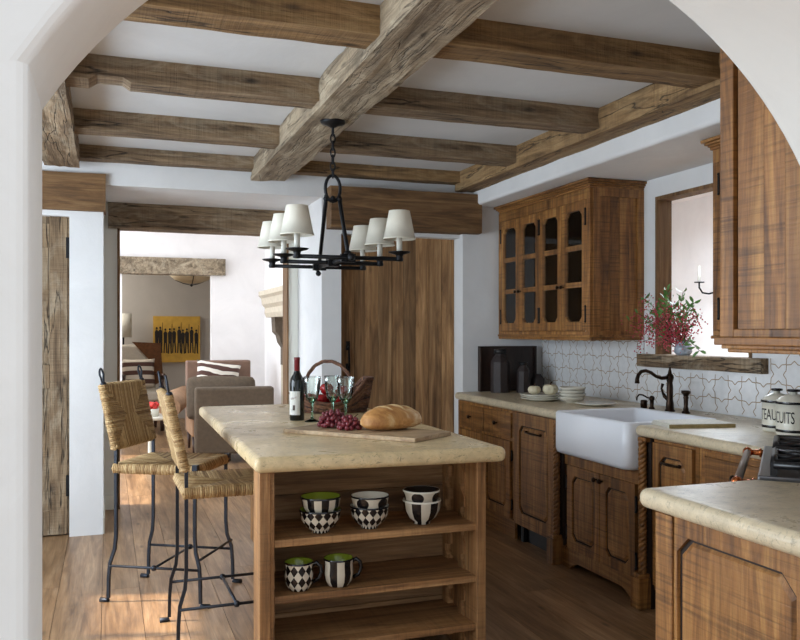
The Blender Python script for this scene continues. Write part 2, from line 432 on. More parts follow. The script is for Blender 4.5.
def panel_door(name, fr, u0, u1, v0, v1, parent, th=.02, st=.055, c=.03, top=None, bot=None, mat=None, planks=0):
    """cabinet door with a raised chamfer-cornered panel and dark stained groove"""
    top = top or st; bot = bot or st
    inn = cham(u0+st, u1-st, v0+bot, v1-top, c)
    mb = MB(); frame_with_hole(mb, u0, u1, v0, v1, inn, 0, th, fr); bmesh.ops.remove_doubles(mb.bm, verts=mb.bm.verts[:], dist=.0002)
    mb.mi = 1; g = cham(u0+st-.002, u1-st+.002, v0+bot-.002, v1-top+.002, c); mb.prism(g, .002, th-.011, fr); mb.mi = 0
    i2 = cham(u0+st+.009, u1-st-.009, v0+bot+.009, v1-top-.009, c)
    i3 = cham(u0+st+.019, u1-st-.019, v0+bot+.019, v1-top-.019, c)
    A = [mb.bm.verts.new(fr(u, v, th-.0112)) for u, v in i2]; B = [mb.bm.verts.new(fr(u, v, th-.003)) for u, v in i3]
    for i in range(8): mb.face([A[i], A[(i+1) % 8], B[(i+1) % 8], B[i]])
    mb.face(B)
    return mb.build(name, [mat or M['cabZ'], M['groove']], parent)
def knob(fr, u, v, n, parent, r=.014, name='knob'):
    mb = MB(); p = fr(u, v, n)
    prof = [(.005, 0), (.005, .012), (r, .016), (r*1.1, .022), (r*.8, .029), (0, .031)]
    mb.lathe(prof, 12); q = fr.n.to_track_quat('Z', 'Y').to_matrix().to_4x4(); mb.transform(Matrix.Translation(p) @ q)
    return mb.build(name, M['bronze'], parent)
def pull(fr, u0, u1, v, n, parent, name='handle'):
    mb = MB(); mb.tube([fr(u0, v, n), fr(u0, v, n+.014), fr(u0+.012, v, n+.02), fr((u0+u1)/2, v, n+.023), fr(u1-.012, v, n+.02), fr(u1, v, n+.014), fr(u1, v, n)], [.007, .006, .0055, .008, .0055, .006, .007], 8)
    for u in (u0, u1): mb.ball(fr(u, v, n+.004), .010, 8)
    return mb.build(name, M['bronze'], parent)
def hinge(fr, u, v0, v1, n, parent):
    mb = MB(); mb.box(u-.007, u+.007, v0, v1, n-.001, n+.006, fr)
    for v in (v0, v1): mb.ball(fr(u, v, n+.004), .008, 8)
    return mb.build('hinge', M['iron'], parent)

# ------------------------------------------------------------------ setting: shell
mb = MB(); x = -4.0; rows = 0
rf = random.Random(3)
while x < 6.2:
    wd = rf.choice((.16, .19, .22, .25)); y = -2.6 - rf.random()*2
    while y < 14:
        ln = rf.uniform(1.6, 3.4); y1 = min(14, y+ln)
        mb.box(x+.0012, x+wd-.0012, max(-2.6, y)+.001, y1-.001, -.03, 0)
        y = y1
    x += wd
fl = mb.build('floor', M['floor'], origin=(0, 0, 0)); struct(fl)
mb = MB(); mb.box(-4, 6.2, -2.6, 14, -.10, -.006); sf = mb.build('floor_1', M['floorboards_under']); struct(sf)

def sbox(name, boxes, mat, bevel=0, parent=None, seg=3):
    mb = MB()
    for b in boxes: mb.box(*b)
    o = mb.build(name, mat, parent, bevel=bevel, seg=seg)
    if not parent: struct(o)
    return o
sbox('ceiling', [(-2.35, 3.4, 1.2, 6.1, 2.62, 2.8)], M['ceil'])
sbox('wall_left', [(-2.35, -2.2, 1.3, 1.5, 0, 2.62), (-2.35, -2.2, 1.5, 5.2, 0, .6), (-2.35, -2.2, 1.5, 5.2, 2.3, 2.62), (-2.35, -2.2, 2.7, 2.85, .6, 2.3), (-2.35, -2.2, 5.2, 6.1, 0, 2.62)], M['plaster'])
# back wall with recess
YB = 5.95
mb = MB()
mb.box(-2.35, -1.15, YB, YB+.2, 0, 2.62)                 # left of plank door
mb.box(-1.15, -.245, YB, YB+.2, 2.16, 2.62)
mb.box(-.245, -.03, YB, 6.77, 0, 2.62)                      # white pier
mb.box(-.03, 1.50, YB, 6.77, 2.385, 2.62)                   # dropped head of the recess
mb.box(1.50, 1.65, YB, 6.77, 0, 2.62)
mb.box(1.65, 2.62, YB, 6.20, 2.12, 2.62)
mb.box(2.62, 3.4, YB-.06, 6.20, 0, 2.62)
wb = mb.build('wall_back', M['plaster']); struct(wb)
mb = MB()
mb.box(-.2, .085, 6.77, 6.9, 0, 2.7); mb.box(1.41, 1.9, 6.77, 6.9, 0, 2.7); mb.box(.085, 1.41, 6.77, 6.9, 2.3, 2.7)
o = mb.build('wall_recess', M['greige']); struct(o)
sbox('wall_closet_back', [(-1.3, -.2, 6.3, 6.4, 0, 2.7), (1.65, 2.75, 6.3, 6.4, 0, 2.7)], M['plaster'])
sbox('sun_blocker_upper', [(-3.2, -2.35, -.5, 12, 2.43, 2.5)], M['lwall'])  # unseen overhang, added to cut off the upper sun rays
sbox('sun_blocker_lower', [(-4.15, -4.0, -.5, 12, -.1, 2.68)], M['lwall'])  # unseen slab outside, added to block low sun and keep floor patches small
sbox('wall_window_bars', [(-2.33, -2.30, 3.95, 4.0, .6, 2.3), (-2.33, -2.30, 4.55, 4.6, .6, 2.3)], M['dark'])
# door frame of the wide opening
mb = MB(); mb.box(.068, .088, 6.745, 6.93, 0, 2.2); mb.box(1.405, 1.418, 6.745, 6.93, 0, 2.2)
o = mb.build('trim_1', M['lintelZ']); struct(o)
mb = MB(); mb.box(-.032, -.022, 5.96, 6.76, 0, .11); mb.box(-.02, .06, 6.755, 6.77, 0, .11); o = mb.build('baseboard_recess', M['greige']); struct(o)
# right (sink) wall with pass-through
XW = 3.33
PY0, PY1, PZ0, PZ1 = 3.61, 4.41, 1.235, 2.23
mb = MB()
mb.box(XW, XW+.10, 1.2, PY0-.019, 0, 2.62); mb.box(XW, XW+.10, PY1+.019, 6.2, 0, 2.62)
mb.box(XW, XW+.10, PY0-.02, PY1+.02, 0, PZ0-.08); mb.box(XW, XW+.10, PY0-.02, PY1+.02, PZ1+.02, 2.62)
o = mb.build('wall_right', M['plaster']); struct(o)
sbox('ceiling_soffit', [(2.71, 3.4, 1.2, 5.97, 2.37, 2.62)], M['plaster'], .022)
# arch wall
AY0, AY1, AXL, AXR, ASP, ACX, ACZ, AR = 1.145, 1.407, -.0955, 1.437, 1.725, .67, 1.258, .8975
arc = []
a_s = math.atan2(ASP-ACZ, AXL-ACX); a_e = math.atan2(ASP-ACZ, AXR-ACX)
for i in range(41):
    a = a_s + (a_e-a_s)*i/40; arc.append((ACX+AR*math.cos(a), ACZ+AR*math.sin(a)))
top = 2.95; XL, XRr = -3.6, 4.4
mb = MB()
rows_ = []
for yy in (AY0, AY1):
    rows_.append(([mb.bm.verts.new((x, yy, z)) for x, z in arc], [mb.bm.verts.new((x, yy, top)) for x, z in arc]))
for a, t in rows_:
    for i in range(40): mb.face([a[i], a[i+1], t[i+1], t[i]])
for i in range(40):
    mb.face([rows_[0][0][i], rows_[1][0][i], rows_[1][0][i+1], rows_[0][0][i+1]], True)
for side, xe in ((0, XL), (40, XRr)):
    q = []
    for (a, t), yy in zip(rows_, (AY0, AY1)):
        q.append((mb.bm.verts.new((xe, yy, 0)), mb.bm.verts.new((xe, yy, ASP)), mb.bm.verts.new((xe, yy, top)), mb.bm.verts.new((arc[side][0], yy, 0)), a[side], t[side]))
    for (e0, e1, e2, i0, i1, i2) in q:
        mb.face([e0, e1, i1, i0]); mb.face([e1, e2, i2, i1])
    (a0, a1, a2, b0, b1, b2), (c0, c1, c2, d0, d1, d2) = q
    mb.face([b0, b1, d1, d0]); mb.face([a0, a1, c1, c0]); mb.face([a1, a2, c2, c1]); mb.face([a0, b0, d0, c0])
    mb.face([a2, b2, d2, c2])
mb.face([v for v in rows_[0][1]] + [v for v in rows_[1][1]][::-1])
o = mb.build('wall_front', M['arch'], bevel=.022, seg=4); struct(o)
for m in o.modifiers:
    m.limit_method = 'ANGLE'; m.angle_limit = R(50)

# living room, hall beyond, side room
sbox('wall_living_left', [(-3.15, -3.0, 6.9, 7.3, 0, 3), (-3.15, -3.0, 7.3, 10.6, 0, .5), (-3.15, -3.0, 7.3, 10.6, 2.4, 3), (-3.15, -3.0, 10.6, 10.95, 0, 3), (-3.15, -.2, 6.75, 6.9, 0, 3)], M['lwall'])
sbox('wall_living_right', [(1.95, 2.1, 6.9, 10.95, 0, 3), (1.9, 2.1, 6.77, 6.9, 0, 3)], M['lwall'])
sbox('wall_living_back', [(-3.15, .165, 10.8, 10.95, 0, 3), (1.26, 2.1, 10.8, 10.95, 0, 3), (.165, 1.26, 10.8, 10.95, 2.11, 3)], M['lwall'])
sbox('ceiling_living', [(-3.15, 2.1, 6.75, 10.95, 3.0, 3.1)], M['lwall'])
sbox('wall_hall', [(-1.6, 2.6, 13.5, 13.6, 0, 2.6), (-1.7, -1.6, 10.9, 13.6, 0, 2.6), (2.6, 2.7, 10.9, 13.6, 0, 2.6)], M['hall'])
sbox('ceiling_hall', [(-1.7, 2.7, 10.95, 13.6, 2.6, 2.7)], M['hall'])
sbox('wall_side_room', [(5.9, 6.0, 1.5, 8.5, 0, 2.8), (3.4, 6.0, 8.4, 8.5, 0, 2.8), (3.4, 6, 1.3, 1.5, 0, 2.8)], M['lwall'])
sbox('ceiling_side_room', [(3.4, 6.0, 1.3, 8.5, 2.8, 2.9)], M['lwall'])

# plank door on the left
d1 = thing('door_1', None, None, (-.70, 6.02, 0)); struct(d1)
mb = MB(); e = -1.15
for wdt in (.12, .15, .13, .14, .12, .15, .105):
    mb.box(e+.001, e+wdt-.001, 6.01, 6.05, .01, 2.2); e += wdt
mb.build('plank_panel', M['beamZ'], d1, bevel=.002, seg=1)
mb = MB()
for z in (.01, 1.0, 1.95): mb.box(-1.15, -.371, 5.995, 6.011, z, z+.16)
mb.box(-.37, -.26, 5.995, 6.011, .01, 2.2)
mb.build('door_rail', M['beamZ'], d1, bevel=.002, seg=1)
for z in (.27, 1.88):
    mb = MB(); mb.box(-.268, -.248, 5.975, 5.997, z, z+.14); mb.build('hinge', M['iron'], d1)
# plank door on the right
d2 = thing('door_2', None, None, (2.1, 6.08, 0)); struct(d2)
mb = MB(); e = 1.652; rr = random.Random(5)
while e < 2.615:
    wdt = min(rr.choice((.085, .11, .13, .10)), 2.618-e); mb.box(e+.001, e+wdt-.001, 6.05+rr.random()*.006, 6.10, .01, 2.14); e += wdt
mb.build('plank_panel', M['barnZ'], d2, bevel=.002, seg=1)
mb = MB(); mb.tube([(1.73, 6.05, 1.10), (1.73, 6.015, 1.11), (1.73, 6.012, 1.18), (1.73, 6.015, 1.26), (1.73, 6.05, 1.27)], [.008, .007, .009, .007, .008], 8)
mb.box(1.712, 1.748, 6.043, 6.05, 1.04, 1.14); mb.box(1.715, 1.745, 6.043, 6.05, 1.24, 1.31)
mb.build('door_handle', M['iron'], d2)

# ------------------------------------------------------------------ beams
G_ = 'weathered timbers across the white kitchen ceiling'
lab_l = ['nearest crosswise timber left of the heavy girder, cut off by the arch', 'second crosswise ceiling timber from the arch, left of the girder, with a pale notch',
         'third crosswise ceiling timber from the arch, left of the girder', 'farthest crosswise ceiling timber left of the girder, against the back wall']
lab_r = ['nearest crosswise golden brown timber right of the heavy girder', 'second crosswise ceiling timber from the arch, right of the girder',
         'third crosswise ceiling timber from the arch, right of the chandelier chain', 'farthest crosswise ceiling timber right of the girder, along the back wall']
ys = [(2.95, 3.13), (3.90, 4.06), (4.87, 5.02), (5.80, 5.93)]
for i, (a, b) in enumerate(ys):
    z0 = 2.505 if i < 3 else 2.53
    nt = ((.18, .38, 'lo', .02),) if i == 1 else ()
    if i == 1: nt = ((-.08, .09, "lo", .022),)
    beam('ceiling_beam', -.19, 1.0, a, b, z0, 2.625, 'X', M['bwarmX'] if i == 0 else M['beamX'], lab_l[i], 'beam', G_, seed=i+1, notches=nt, amp=.009, wane=.002)
    beam('ceiling_beam', 1.2, 2.575, a, b, z0, 2.625, 'X', M['bwarmX'] if i in (0, 3) else M['beamX'], lab_r[i], 'beam', G_, seed=i+11, amp=.009, wane=.002)
beam('ceiling_girder', .965, 1.22, 1.42, 5.90, 2.468, 2.625, 'Y', M['girder'], 'thick grey weathered girder running away under the ceiling, carrying the chandelier', 'beam', seed=31, amp=.017, wane=.004)
beam('ceiling_beam', 2.555, 2.72, 1.42, 5.90, 2.475, 2.625, 'Y', M['bwarmY'], 'long golden brown timber along the white soffit above the wall cabinets', 'beam', G_, seed=41, amp=.012)
beam('ceiling_beam', -.40, -.175, 1.42, 5.86, 2.47, 2.625, 'Y', M['beamY'], 'grey timber end at the left of the ceiling beside the arch', 'beam', G_, seed=51, amp=.016)
beam('door_lintel', -1.3, -.015, 5.915, 6.1, 2.195, 2.455, 'X', M['lintelX'], 'dark brown timber lintel over the plank door at the far left', 'lintel', seed=61, amp=.006, wane=.004)
beam('door_lintel', -.0, 1.5, 6.72, 6.93, 2.185, 2.392, 'X', M['beamX'], 'long grey brown timber lintel over the wide opening to the living room', 'lintel', seed=62, amp=.006, wane=.004)
beam('door_lintel', 1.535, 2.745, 5.80, 6.0, 2.145, 2.455, 'X', M['lintelX'], 'thick brown timber lintel above the closed plank door behind the chandelier', 'lintel', seed=63, amp=.006, wane=.006)
beam('door_lintel', .0, 1.43, 10.72, 10.96, 2.105, 2.325, 'X', M['girder'], 'pale grey timber lintel on the white wall in the far living room', 'lintel', seed=64, amp=.01, wane=.006)

# ------------------------------------------------------------------ pass-through window, sill
w1 = thing('window_1', None, None, (XW, 3.85, PZ0)); struct(w1)
mb = MB(); mb.box(XW-.006, XW+.105, PY1-.002, PY1+.02, PZ0, PZ1+.02); mb.box(XW-.006, XW+.105, PY0-.02, PY0+.002, PZ0, PZ1+.02)
mb.box(XW-.006, XW+.105, PY0, PY1, PZ1-.002, PZ1+.02); mb.build('window_frame', M['lintelZ'], w1)
beam('window_sill', 3.265, 3.46, 3.46, 4.545, 1.155, 1.238, 'Y', M['beamY'], amp=.004, wane=.002, seed=71, parent=w1)

# star-and-cross backsplash
def backsplash():
    mb = MB(); n = -1
    zs = [(1.80, 3.46, .916, 1.345), (3.46, 4.545, .916, 1.156), (4.545, 5.885, .916, 1.345)]
    for (a, b, c, d) in zs: mb.box(XW-.012, XW-.0005, a, b, c, d)
    def inside(y, z): return any(a < y < b and c < z < d for a, b, c, d in zs)
    mb.mi = 1; p = .106; Rr = p/math.sqrt(2)*.985; rc = .80*Rr; X = XW-.0128; g = .0024
    for i in range(-1, 45):
        for j in range(-1, 6):
            if (i+j) % 2: continue
            cy, cz = 1.80+i*p, .945+j*p
            pts = []
            for k in range(16):
                a = math.pi*k/8; r = Rr if k % 2 == 0 else rc
                pts.append((cy+r*math.cos(a), cz+r*math.sin(a)))
            for k in range(16):
                (y0, z0), (y1, z1) = pts[k], pts[(k+1) % 16]
                if not (inside(y0, z0) and inside(y1, z1)): continue
                dy, dz = y1-y0, z1-z0; L = math.hypot(dy, dz); ny, nz = -dz/L*g, dy/L*g
                q = [(y0+ny, z0+nz), (y1+ny, z1+nz), (y1-ny, z1-nz), (y0-ny, z0-nz)]
                mb.face([mb.bm.verts.new((X, yy, zz)) for yy, zz in q])
    return mb.build('backsplash', [M['tile'], M['grout']], recalc=False)
bs = backsplash(); tag(bs, 'white star and cross tile backsplash with brown grout behind the sink', 'backsplash')

# ------------------------------------------------------------------ island
isl = thing('kitchen_island', 'brown plank kitchen island with three open shelves facing the arch', 'island', (1.0, 4.1, 0))
mb = MB()
mb.box(.537, .580, 3.085, 3.215, 0, .853); mb.build('front_post', M['islZ'], isl, bevel=.004)
mb = MB(); mb.box(1.436, 1.478, 3.085, 3.215, 0, .853); mb.build('front_post', M['islZ'], isl, bevel=.004)
mb = MB(); mb.box(.578, .596, 3.10, 3.46, 0.0, .852); mb.build('shelf_side', M['islZ'], isl)
mb = MB(); mb.box(1.455, 1.477, 3.21, 3.46, 0.0, .852); mb.build('shelf_side', M['islZ'], isl)
mb = MB(); z = .02
for h in (.17, .15, .19, .16, .163): mb.box(.58, 1.455, 3.44, 3.46, z+.001, z+h-.001); z += h
mb.build('back_panel', M['barnX'], isl, bevel=.002, seg=1)
for z in (.17, .37, .585):
    mb = MB(); mb.box(.597, 1.453, 3.10, 3.44, z-.028, z); mb.build('shelf', M['islX'], isl, bevel=.003)
def saw_strip(name, x0, x1, y0, y1):
    mb = MB(); fr = Fr((x0, y0, 0), (0, 1, 0), (0, 0, 1), (1, 0, 0)); poly = [(y1-y0, .03), (0, .03)]
    z = .03
    while z < .80: poly += [(0, z+.004), (0, z+.05), (.03, z+.075), (.03, z+.10)]; z += .10
    poly += [(y1-y0, z)]
    mb.prism(poly, 0, x1-x0, fr); return mb.build(name, M['islZ'], isl)
for a_, b_ in ((3.20, 3.26), (3.375, 3.435)): saw_strip('shelf_ratchet', 1.428, 1.454, a_, b_); saw_strip('shelf_ratchet', .596, .618, a_, b_)
mb = MB(); mb.box(.84, 1.475, 3.46, 5.15, .09, .853); mb.build('body', M['islZ'], isl)
mb = MB(); mb.box(.86, 1.43, 3.46, 5.12, 0, .09); mb.build('plinth', M['dark'], isl)
fr = Fr((1.475, 0, 0), (0, 1, 0), (0, 0, 1), (1, 0, 0))
for a, b in ((3.5, 4.02), (4.04, 4.56), (4.58, 5.10)): panel_door('door', fr, a, b, .12, .83, isl)
mb = MB(); mb.prism([(.512, 3.035), (1.525, 2.985), (1.52, 5.26), (.535, 5.26)], .853, .914)
tag(mb.build('island_worktop', M['stone'], bevel=.024, seg=5), 'pitted beige limestone slab on top of the shelved island', 'worktop')

# ------------------------------------------------------------------ sink run
CX = 2.56
sr = Fr((CX, 0, 0), (0, 1, 0), (0, 0, 1), (-1, 0, 0))
def base_unit(name, label, y0, y1, z0=.10, z1=.855, x0=CX):
    t = thing(name, label, 'cabinet', ((x0+XW)/2, (y0+y1)/2, 0))
    mb = MB(); mb.box(x0, XW-.005, y0+.001, y1-.001, z0, z1); mb.build('carcass', M['cabZ'], t); return t
ua = base_unit('base_cabinet', 'brown base cabinet with two small knobbed drawers left of the sink, against back wall', 4.885, 5.84)
fa = Fr((CX, 0, 0), (0, 1, 0), (0, 0, 1), (-1, 0, 0))
for a, b in ((4.94, 5.36), (5.375, 5.79)):
    mb = MB(); mb.box(a, b, .665, .835, 0, .014, fa); dr = mb.build('drawer', M['cabY'], ua, bevel=.004); knob(fa, (a+b)/2, .75, .014, dr)
    dd = panel_door('door', fa, a, b, .13, .645, ua, st=.06)
for v in (.19, .52): hinge(fa, 4.933, v, v+.06, .004, ua)
mb = MB(); mb.box(4.885, 5.84, .0, .125, -.012, .008, fa); mb.build('plinth', M['cabY'], ua, bevel=.003)
ub = base_unit('dishwasher', 'wood panelled dishwasher with a bar handle, left of the white sink', 4.35, 4.883, .115)
dw = panel_door('door', fa, 4.362, 4.875, .115, .85, ub, st=.07, c=.035, top=.08, bot=.08); pull(fa, 4.52, 4.70, .735, .019, dw)
mb = MB(); mb.box(4.36, 4.87, 0, .115, -.08, -.04, fa); mb.build('plinth', M['kick'], ub)
mb = MB(); mb.box(4.80, 4.83, 0, .1, -.035, -.01, fa); mb.build('foot', M['kick'], ub)

us = thing('sink_cabinet', 'brown two-door cabinet under the white farmhouse sink, flanked by rope-twist posts', 'cabinet', (2.9, 3.88, 0))
mb = MB(); mb.box(2.60, 3.2, 3.52, 4.24, .10, .66); mb.box(2.555, 2.60, 3.50, 4.26, .60, .675); mb.box(2.56, 2.60, 3.50, 4.26, .085, .12)
mb.build('carcass', M['cabZ'], us)
fs = Fr((2.56, 0, 0), (0, 1, 0), (0, 0, 1), (-1, 0, 0))
for a, b, kk, hh in ((3.55, 3.868, 3.845, 3.542), (3.875, 4.21, 3.90, 4.215)):
    dd = panel_door('door', fs, a, b, .115, .60, us, st=.055, c=.03); knob(fs, kk, .565, .02, dd, .013)
    for v in (.17, .46): hinge(fs, hh, v, v+.075, .016, us)
mb = MB()   # arched apron board at the foot
pl = [(3.50, 0), (3.58, 0)] + [(3.58+.10*i/8, .045*math.sin(math.pi/2*i/8)) for i in range(1, 9)] + [(4.08+.10*i/8, .045*math.cos(math.pi/2*i/8)) for i in range(0, 9)] + [(4.26, 0), (4.26, .115), (3.50, .115)]
mb.prism(pl, -.005, .02, fs); mb.build('skirt', M['cabY'], us)
def rope_post(y):
    mb = MB(); mb.box(2.475, 2.555, y-.036, y+.036, 0, .155); mb.box(2.485, 2.545, y-.03, y+.03, .154, .175); ft = mb.build('post', M['cabZ'], us, bevel=.004)
    mb = MB()
    for ph in range(3):
        pts = []
        for i in range(120):
            z = .175+.66*i/119; a = 2*math.pi*(i/119*9+ph/3); pts.append((2.522+.011*math.cos(a), y+.011*math.sin(a), z))
        mb.tube(pts, .0115, 6)
    mb.build('rope_twist', M['cabZ'], ft)
    mb = MB(); mb.box(2.515, 2.56, y-.033, y+.033, .83, .853); mb.build('capital', M['cabZ'], us, bevel=.004)
    mb = MB(); mb.box(2.545, 2.60, y-.04, y+.04, .0, .853); mb.build('stile', M['groove'], us)
rope_post(3.462); rope_post(4.298)

sink = thing('farmhouse_sink', 'white fireclay farmhouse sink with rounded apron front', 'sink', (2.75, 3.875, .68))
mb = MB()
x0, x1, y0, y1, z0, z1 = 2.455, 3.045, 3.502, 4.225, .678, .922; t = .028
def rr2(x0, x1, y0, y1, r, n=4):
    o = []
    for cx, cy, a in ((x0+r, y0+r, 180), (x1-r, y0+r, 270), (x1-r, y1-r, 0), (x0+r, y1-r, 90)):
        for i in range(n+1): an = R(a+90*i/n); o.append((cx+r*math.cos(an), cy+r*math.sin(an)))
    return o
def loop(p, z): return [mb.bm.verts.new((a, b, z)) for a, b in p]
Ls = [loop(rr2(x0+.02, x1-.02, y0+.02, y1-.02, .04), z0), loop(rr2(x0+.005, x1-.005, y0+.005, y1-.005, .045), z0+.008), loop(rr2(x0, x1, y0, y1, .045), z0+.03), loop(rr2(x0, x1, y0, y1, .045), z1-.01), loop(rr2(x0+.008, x1-.008, y0+.008, y1-.008, .042), z1),
      loop(rr2(x0+t, x1-t, y0+t, y1-t, .03), z1), loop(rr2(x0+t+.006, x1-t-.006, y0+t+.006, y1-t-.006, .03), z1-.01), loop(rr2(x0+t+.01, x1-t-.01, y0+t+.01, y1-t-.01, .04), z0+.06), loop(rr2(x0+t+.05, x1-t-.05, y0+t+.05, y1-t-.05, .03), z0+.03)]
for A, B in zip(Ls, Ls[1:]):
    for i in range(len(A)): mb.face([A[i], A[(i+1) % len(A)], B[(i+1) % len(A)], B[i]], True)
mb.face(Ls[0][::-1]); mb.face(Ls[-1])
mb.build('basin', M['china'], sink)
mb = MB(); mb.lathe([(0, .001), (.035, .001), (.04, .004), (.04, 0)], 20, (2.75, 3.875, .709)); mb.build('drain', M['steel'], sink)

uc = base_unit('base_cabinet', 'narrow brown base cabinet with one tall panel door right of the sink', 3.09, 3.42)
dd = panel_door('door', fa, 3.115, 3.405, .13, .835, uc, st=.045, c=.04, top=.06); pull(fa, 3.20, 3.32, .745, .019, dd)
mb = MB(); mb.box(3.09, 3.42, 0, .10, -.07, -.03, fa); mb.build('plinth', M['kick'], uc)
ud = base_unit('base_cabinet', 'brown base cabinet with stacked single-knob drawers behind the range rail', 2.58, 3.087)
for v0, v1 in ((.665, .83), (.41, .645), (.14, .39)):
    mb = MB(); mb.ring([(2.60, v0-.01), (3.065, v0-.01), (3.065, v1+.01), (2.60, v1+.01)], [(2.625, v0+.012), (3.04, v0+.012), (3.04, v1-.012), (2.625, v1-.012)], 0, .008, fa)
    mb.box(2.628, 3.037, v0+.015, v1-.015, -.001, .014, fa); dr = mb.build('drawer', M['cabY'], ud, bevel=.003); knob(fa, 2.835, (v0+v1)/2, .014, dr, .017)
mb = MB(); mb.box(2.58, 3.08, 0, .10, -.07, -.03, fa); mb.build('plinth', M['kick'], ud)

mb = MB(); mb.prism([(XW-.003, 5.885), (2.545, 5.885), (2.50, 4.23), (3.05, 4.23), (3.05, 3.50), (2.50, 3.50), (2.50, 2.63), (2.505, 2.60), (2.96, 2.145), (XW-.003, 1.78)][::-1], .857, .912)
tag(mb.build('sink_worktop', M['stone2'], bevel=.024, seg=5), 'pale limestone worktop along the tiled wall around the white sink', 'worktop')

# near run at the arch: base cabinet with panelled end, worktop
nb = thing('base_cabinet', 'brown base cabinet with panelled end nearest the arch at lower right', 'cabinet', (1.9, 1.7, 0))
mb = MB(); mb.prism([(1.552, 1.41), (1.552, 2.02), (1.90, 2.02), (2.32, 1.60), (2.32, 1.41)], .0, .855); mb.build('carcass', M['cabZ'], nb)
fn = Fr((1.553, 0, 0), (0, 1, 0), (0, 0, 1), (-1, 0, 0))
panel_door('end_panel', fn, 1.42, 2.02, .02, .852, nb, th=.026, st=.085, c=.045, top=.05, bot=.09)
mb = MB(); mb.box(1.95, 2.025, .02, .852, .026, .034, fn); mb.build('corner_stile', M['cabZ'], nb, bevel=.004)
mb = MB(); mb.prism([(1.49, 1.41), (1.49, 2.075), (1.925, 2.075), (2.41, 1.585), (2.955, 2.13), (XW-.005, 1.765), (XW-.005, 1.41)][::-1], .857, .916)
tag(mb.build('near_worktop', M['stone2'], bevel=.026, seg=6), 'pale limestone worktop corner closest to the camera at lower right', 'worktop')

# ------------------------------------------------------------------ range set across the corner
rg = thing('kitchen_range', 'black and steel range set diagonally in the corner with a copper-ended rail', 'range', (2.216, 2.329, 0), 45)
# local: x along the front (far end +x), y towards the kitchen is +y -> depth goes -y
mb = MB(); mb.box(-.375, .375, -.64, 0, .10, .895); mb.build('body', M['enamel'], rg, world=False, bevel=.004)
mb = MB(); mb.box(-.378, .378, -.64, .012, .895, .925); mb.build('cooktop', M['steel'], rg, world=False, bevel=.006)
mb = MB(); mb.box(-.34, .34, 0, .022, .18, .68); od = mb.build('oven_door', M['enamel'], rg, world=False, bevel=.005)
mb = MB(); mb.tube([(-.3, .06, .64), (.3, .06, .64)], .012, 10); mb.tube([(-.28, .02, .64), (-.28, .06, .64)], .009, 8); mb.tube([(.28, .02, .64), (.28, .06, .64)], .009, 8)
mb.build('oven_handle', M['rail'], od, world=False)
mb = MB()
mb.tube([(-.36, .072, .897), (.36, .072, .897)], .0135, 12); rl = mb.build('towel_rail', M['rail'], rg, world=False)
for sx in (-.368, .368):
    mb = MB(); mb.ball((sx, .072, .897), .02, 12); mb.tube([(sx, .06, .897), (sx, .0, .897)], [.011, .013], 10); mb.tube([(sx, .028, .897), (sx, .02, .897)], .018, 10)
    mb.build('rail_bracket', M['copper'], rl, world=False)
for i in range(5):
    mb = MB(); mb.lathe([(.0, 0), (.02, 0), (.022, .01), (.017, .028), (0, .03)], 14); mb.transform(Matrix.Translation((-.26+.13*i, .0, .80)) @ Matrix.Rotation(R(-90), 4, 'X'))
    mb.build('control_knob', M['copper'], rg, world=False)
for cx in (-.19, .19):
    for cy in (-.17, -.46):
        mb = MB(); mb.lathe([(.0, 0), (.06, 0), (.06, .012), (.045, .018), (.04, .026), (0, .028)], 18, (cx, cy, .925)); mb.build('burner', M['enamel'], rg, world=False)
        mb = MB(); h = .135
        for (ax, ay, bx, by) in ((-h-.045, -h, h+.045, -h), (-h-.045, h, h+.045, h), (-h-.045, -h, -h-.045, h), (h+.045, -h, h+.045, h)):
            mb.tube([(cx+ax, cy+ay, .96), (cx+bx, cy+by, .96)], .012, 6)
        for an in range(0, 360, 45):
            c_, s_ = math.cos(R(an)), math.sin(R(an)); k = min(h/max(abs(c_), .01), h/max(abs(s_), .01))
            mb.tube([(cx+c_*.035, cy+s_*.035, .966), (cx+c_*k, cy+s_*k, .962)], .009, 6)
        for sx in (-1, 1):
            for sy in (-1, 1): mb.box(cx+sx*(h+.03)-.01, cx+sx*(h+.03)+.01, cy+sy*h-.01, cy+sy*h+.01, .923, .96)
        mb.build('grate', M['enamel'], rg, world=False)
mb = MB(); mb.box(-.35, .35, -.6, -.04, 0, .1); mb.build('plinth', M['kick'], rg, world=False)

# ------------------------------------------------------------------ wall cabinets
def crown(mb, x0, x1, y0, y1, z, flip=False, ov=.045):
    """stepped cornice round a cabinet top (down when flip)"""
    s = -1 if flip else 1
    for (o, h0, h1) in ((.012, 0, .018), (.02, .018, .03), (.032, .03, .045), (ov, .045, .065)):
        a, b = sorted((z+s*h0*.85, z+s*h1*.85)); mb.box(x0-o, x1, y0-o, y1+o, a, b)
uw = thing('wall_cabinet', 'brown wall cabinet with four glazed doors left of the pass-through window', 'cabinet', (3.08, 5.22, 1.33))
X0, Y0, Y1 = 2.945, 4.565, 5.875
mb = MB()
mb.box(X0, XW, Y0, Y0+.02, 1.36, 2.315); mb.box(X0, XW, Y1-.02, Y1, 1.36, 2.315); mb.box(X0, XW, Y0, Y1, 1.36, 1.38); mb.box(X0, XW, Y0, Y1, 2.29, 2.315)
mb.box(XW-.015, XW, Y0, Y1, 1.36, 2.31); mb.box(X0+.02, XW-.01, Y0+.6425, Y0+.6675, 1.36, 2.31)
for z in (1.68, 2.0): mb.box(X0+.03, XW-.01, Y0+.02, Y1-.02, z, z+.018)
mb.build('carcass', M['cabZ'], uw)
mb = MB(); mb.box(Y0, Y0+.045, 1.385, 2.245, -.001, .02, Fr((X0, 0, 0), (0, 1, 0), (0, 0, 1), (-1, 0, 0)))
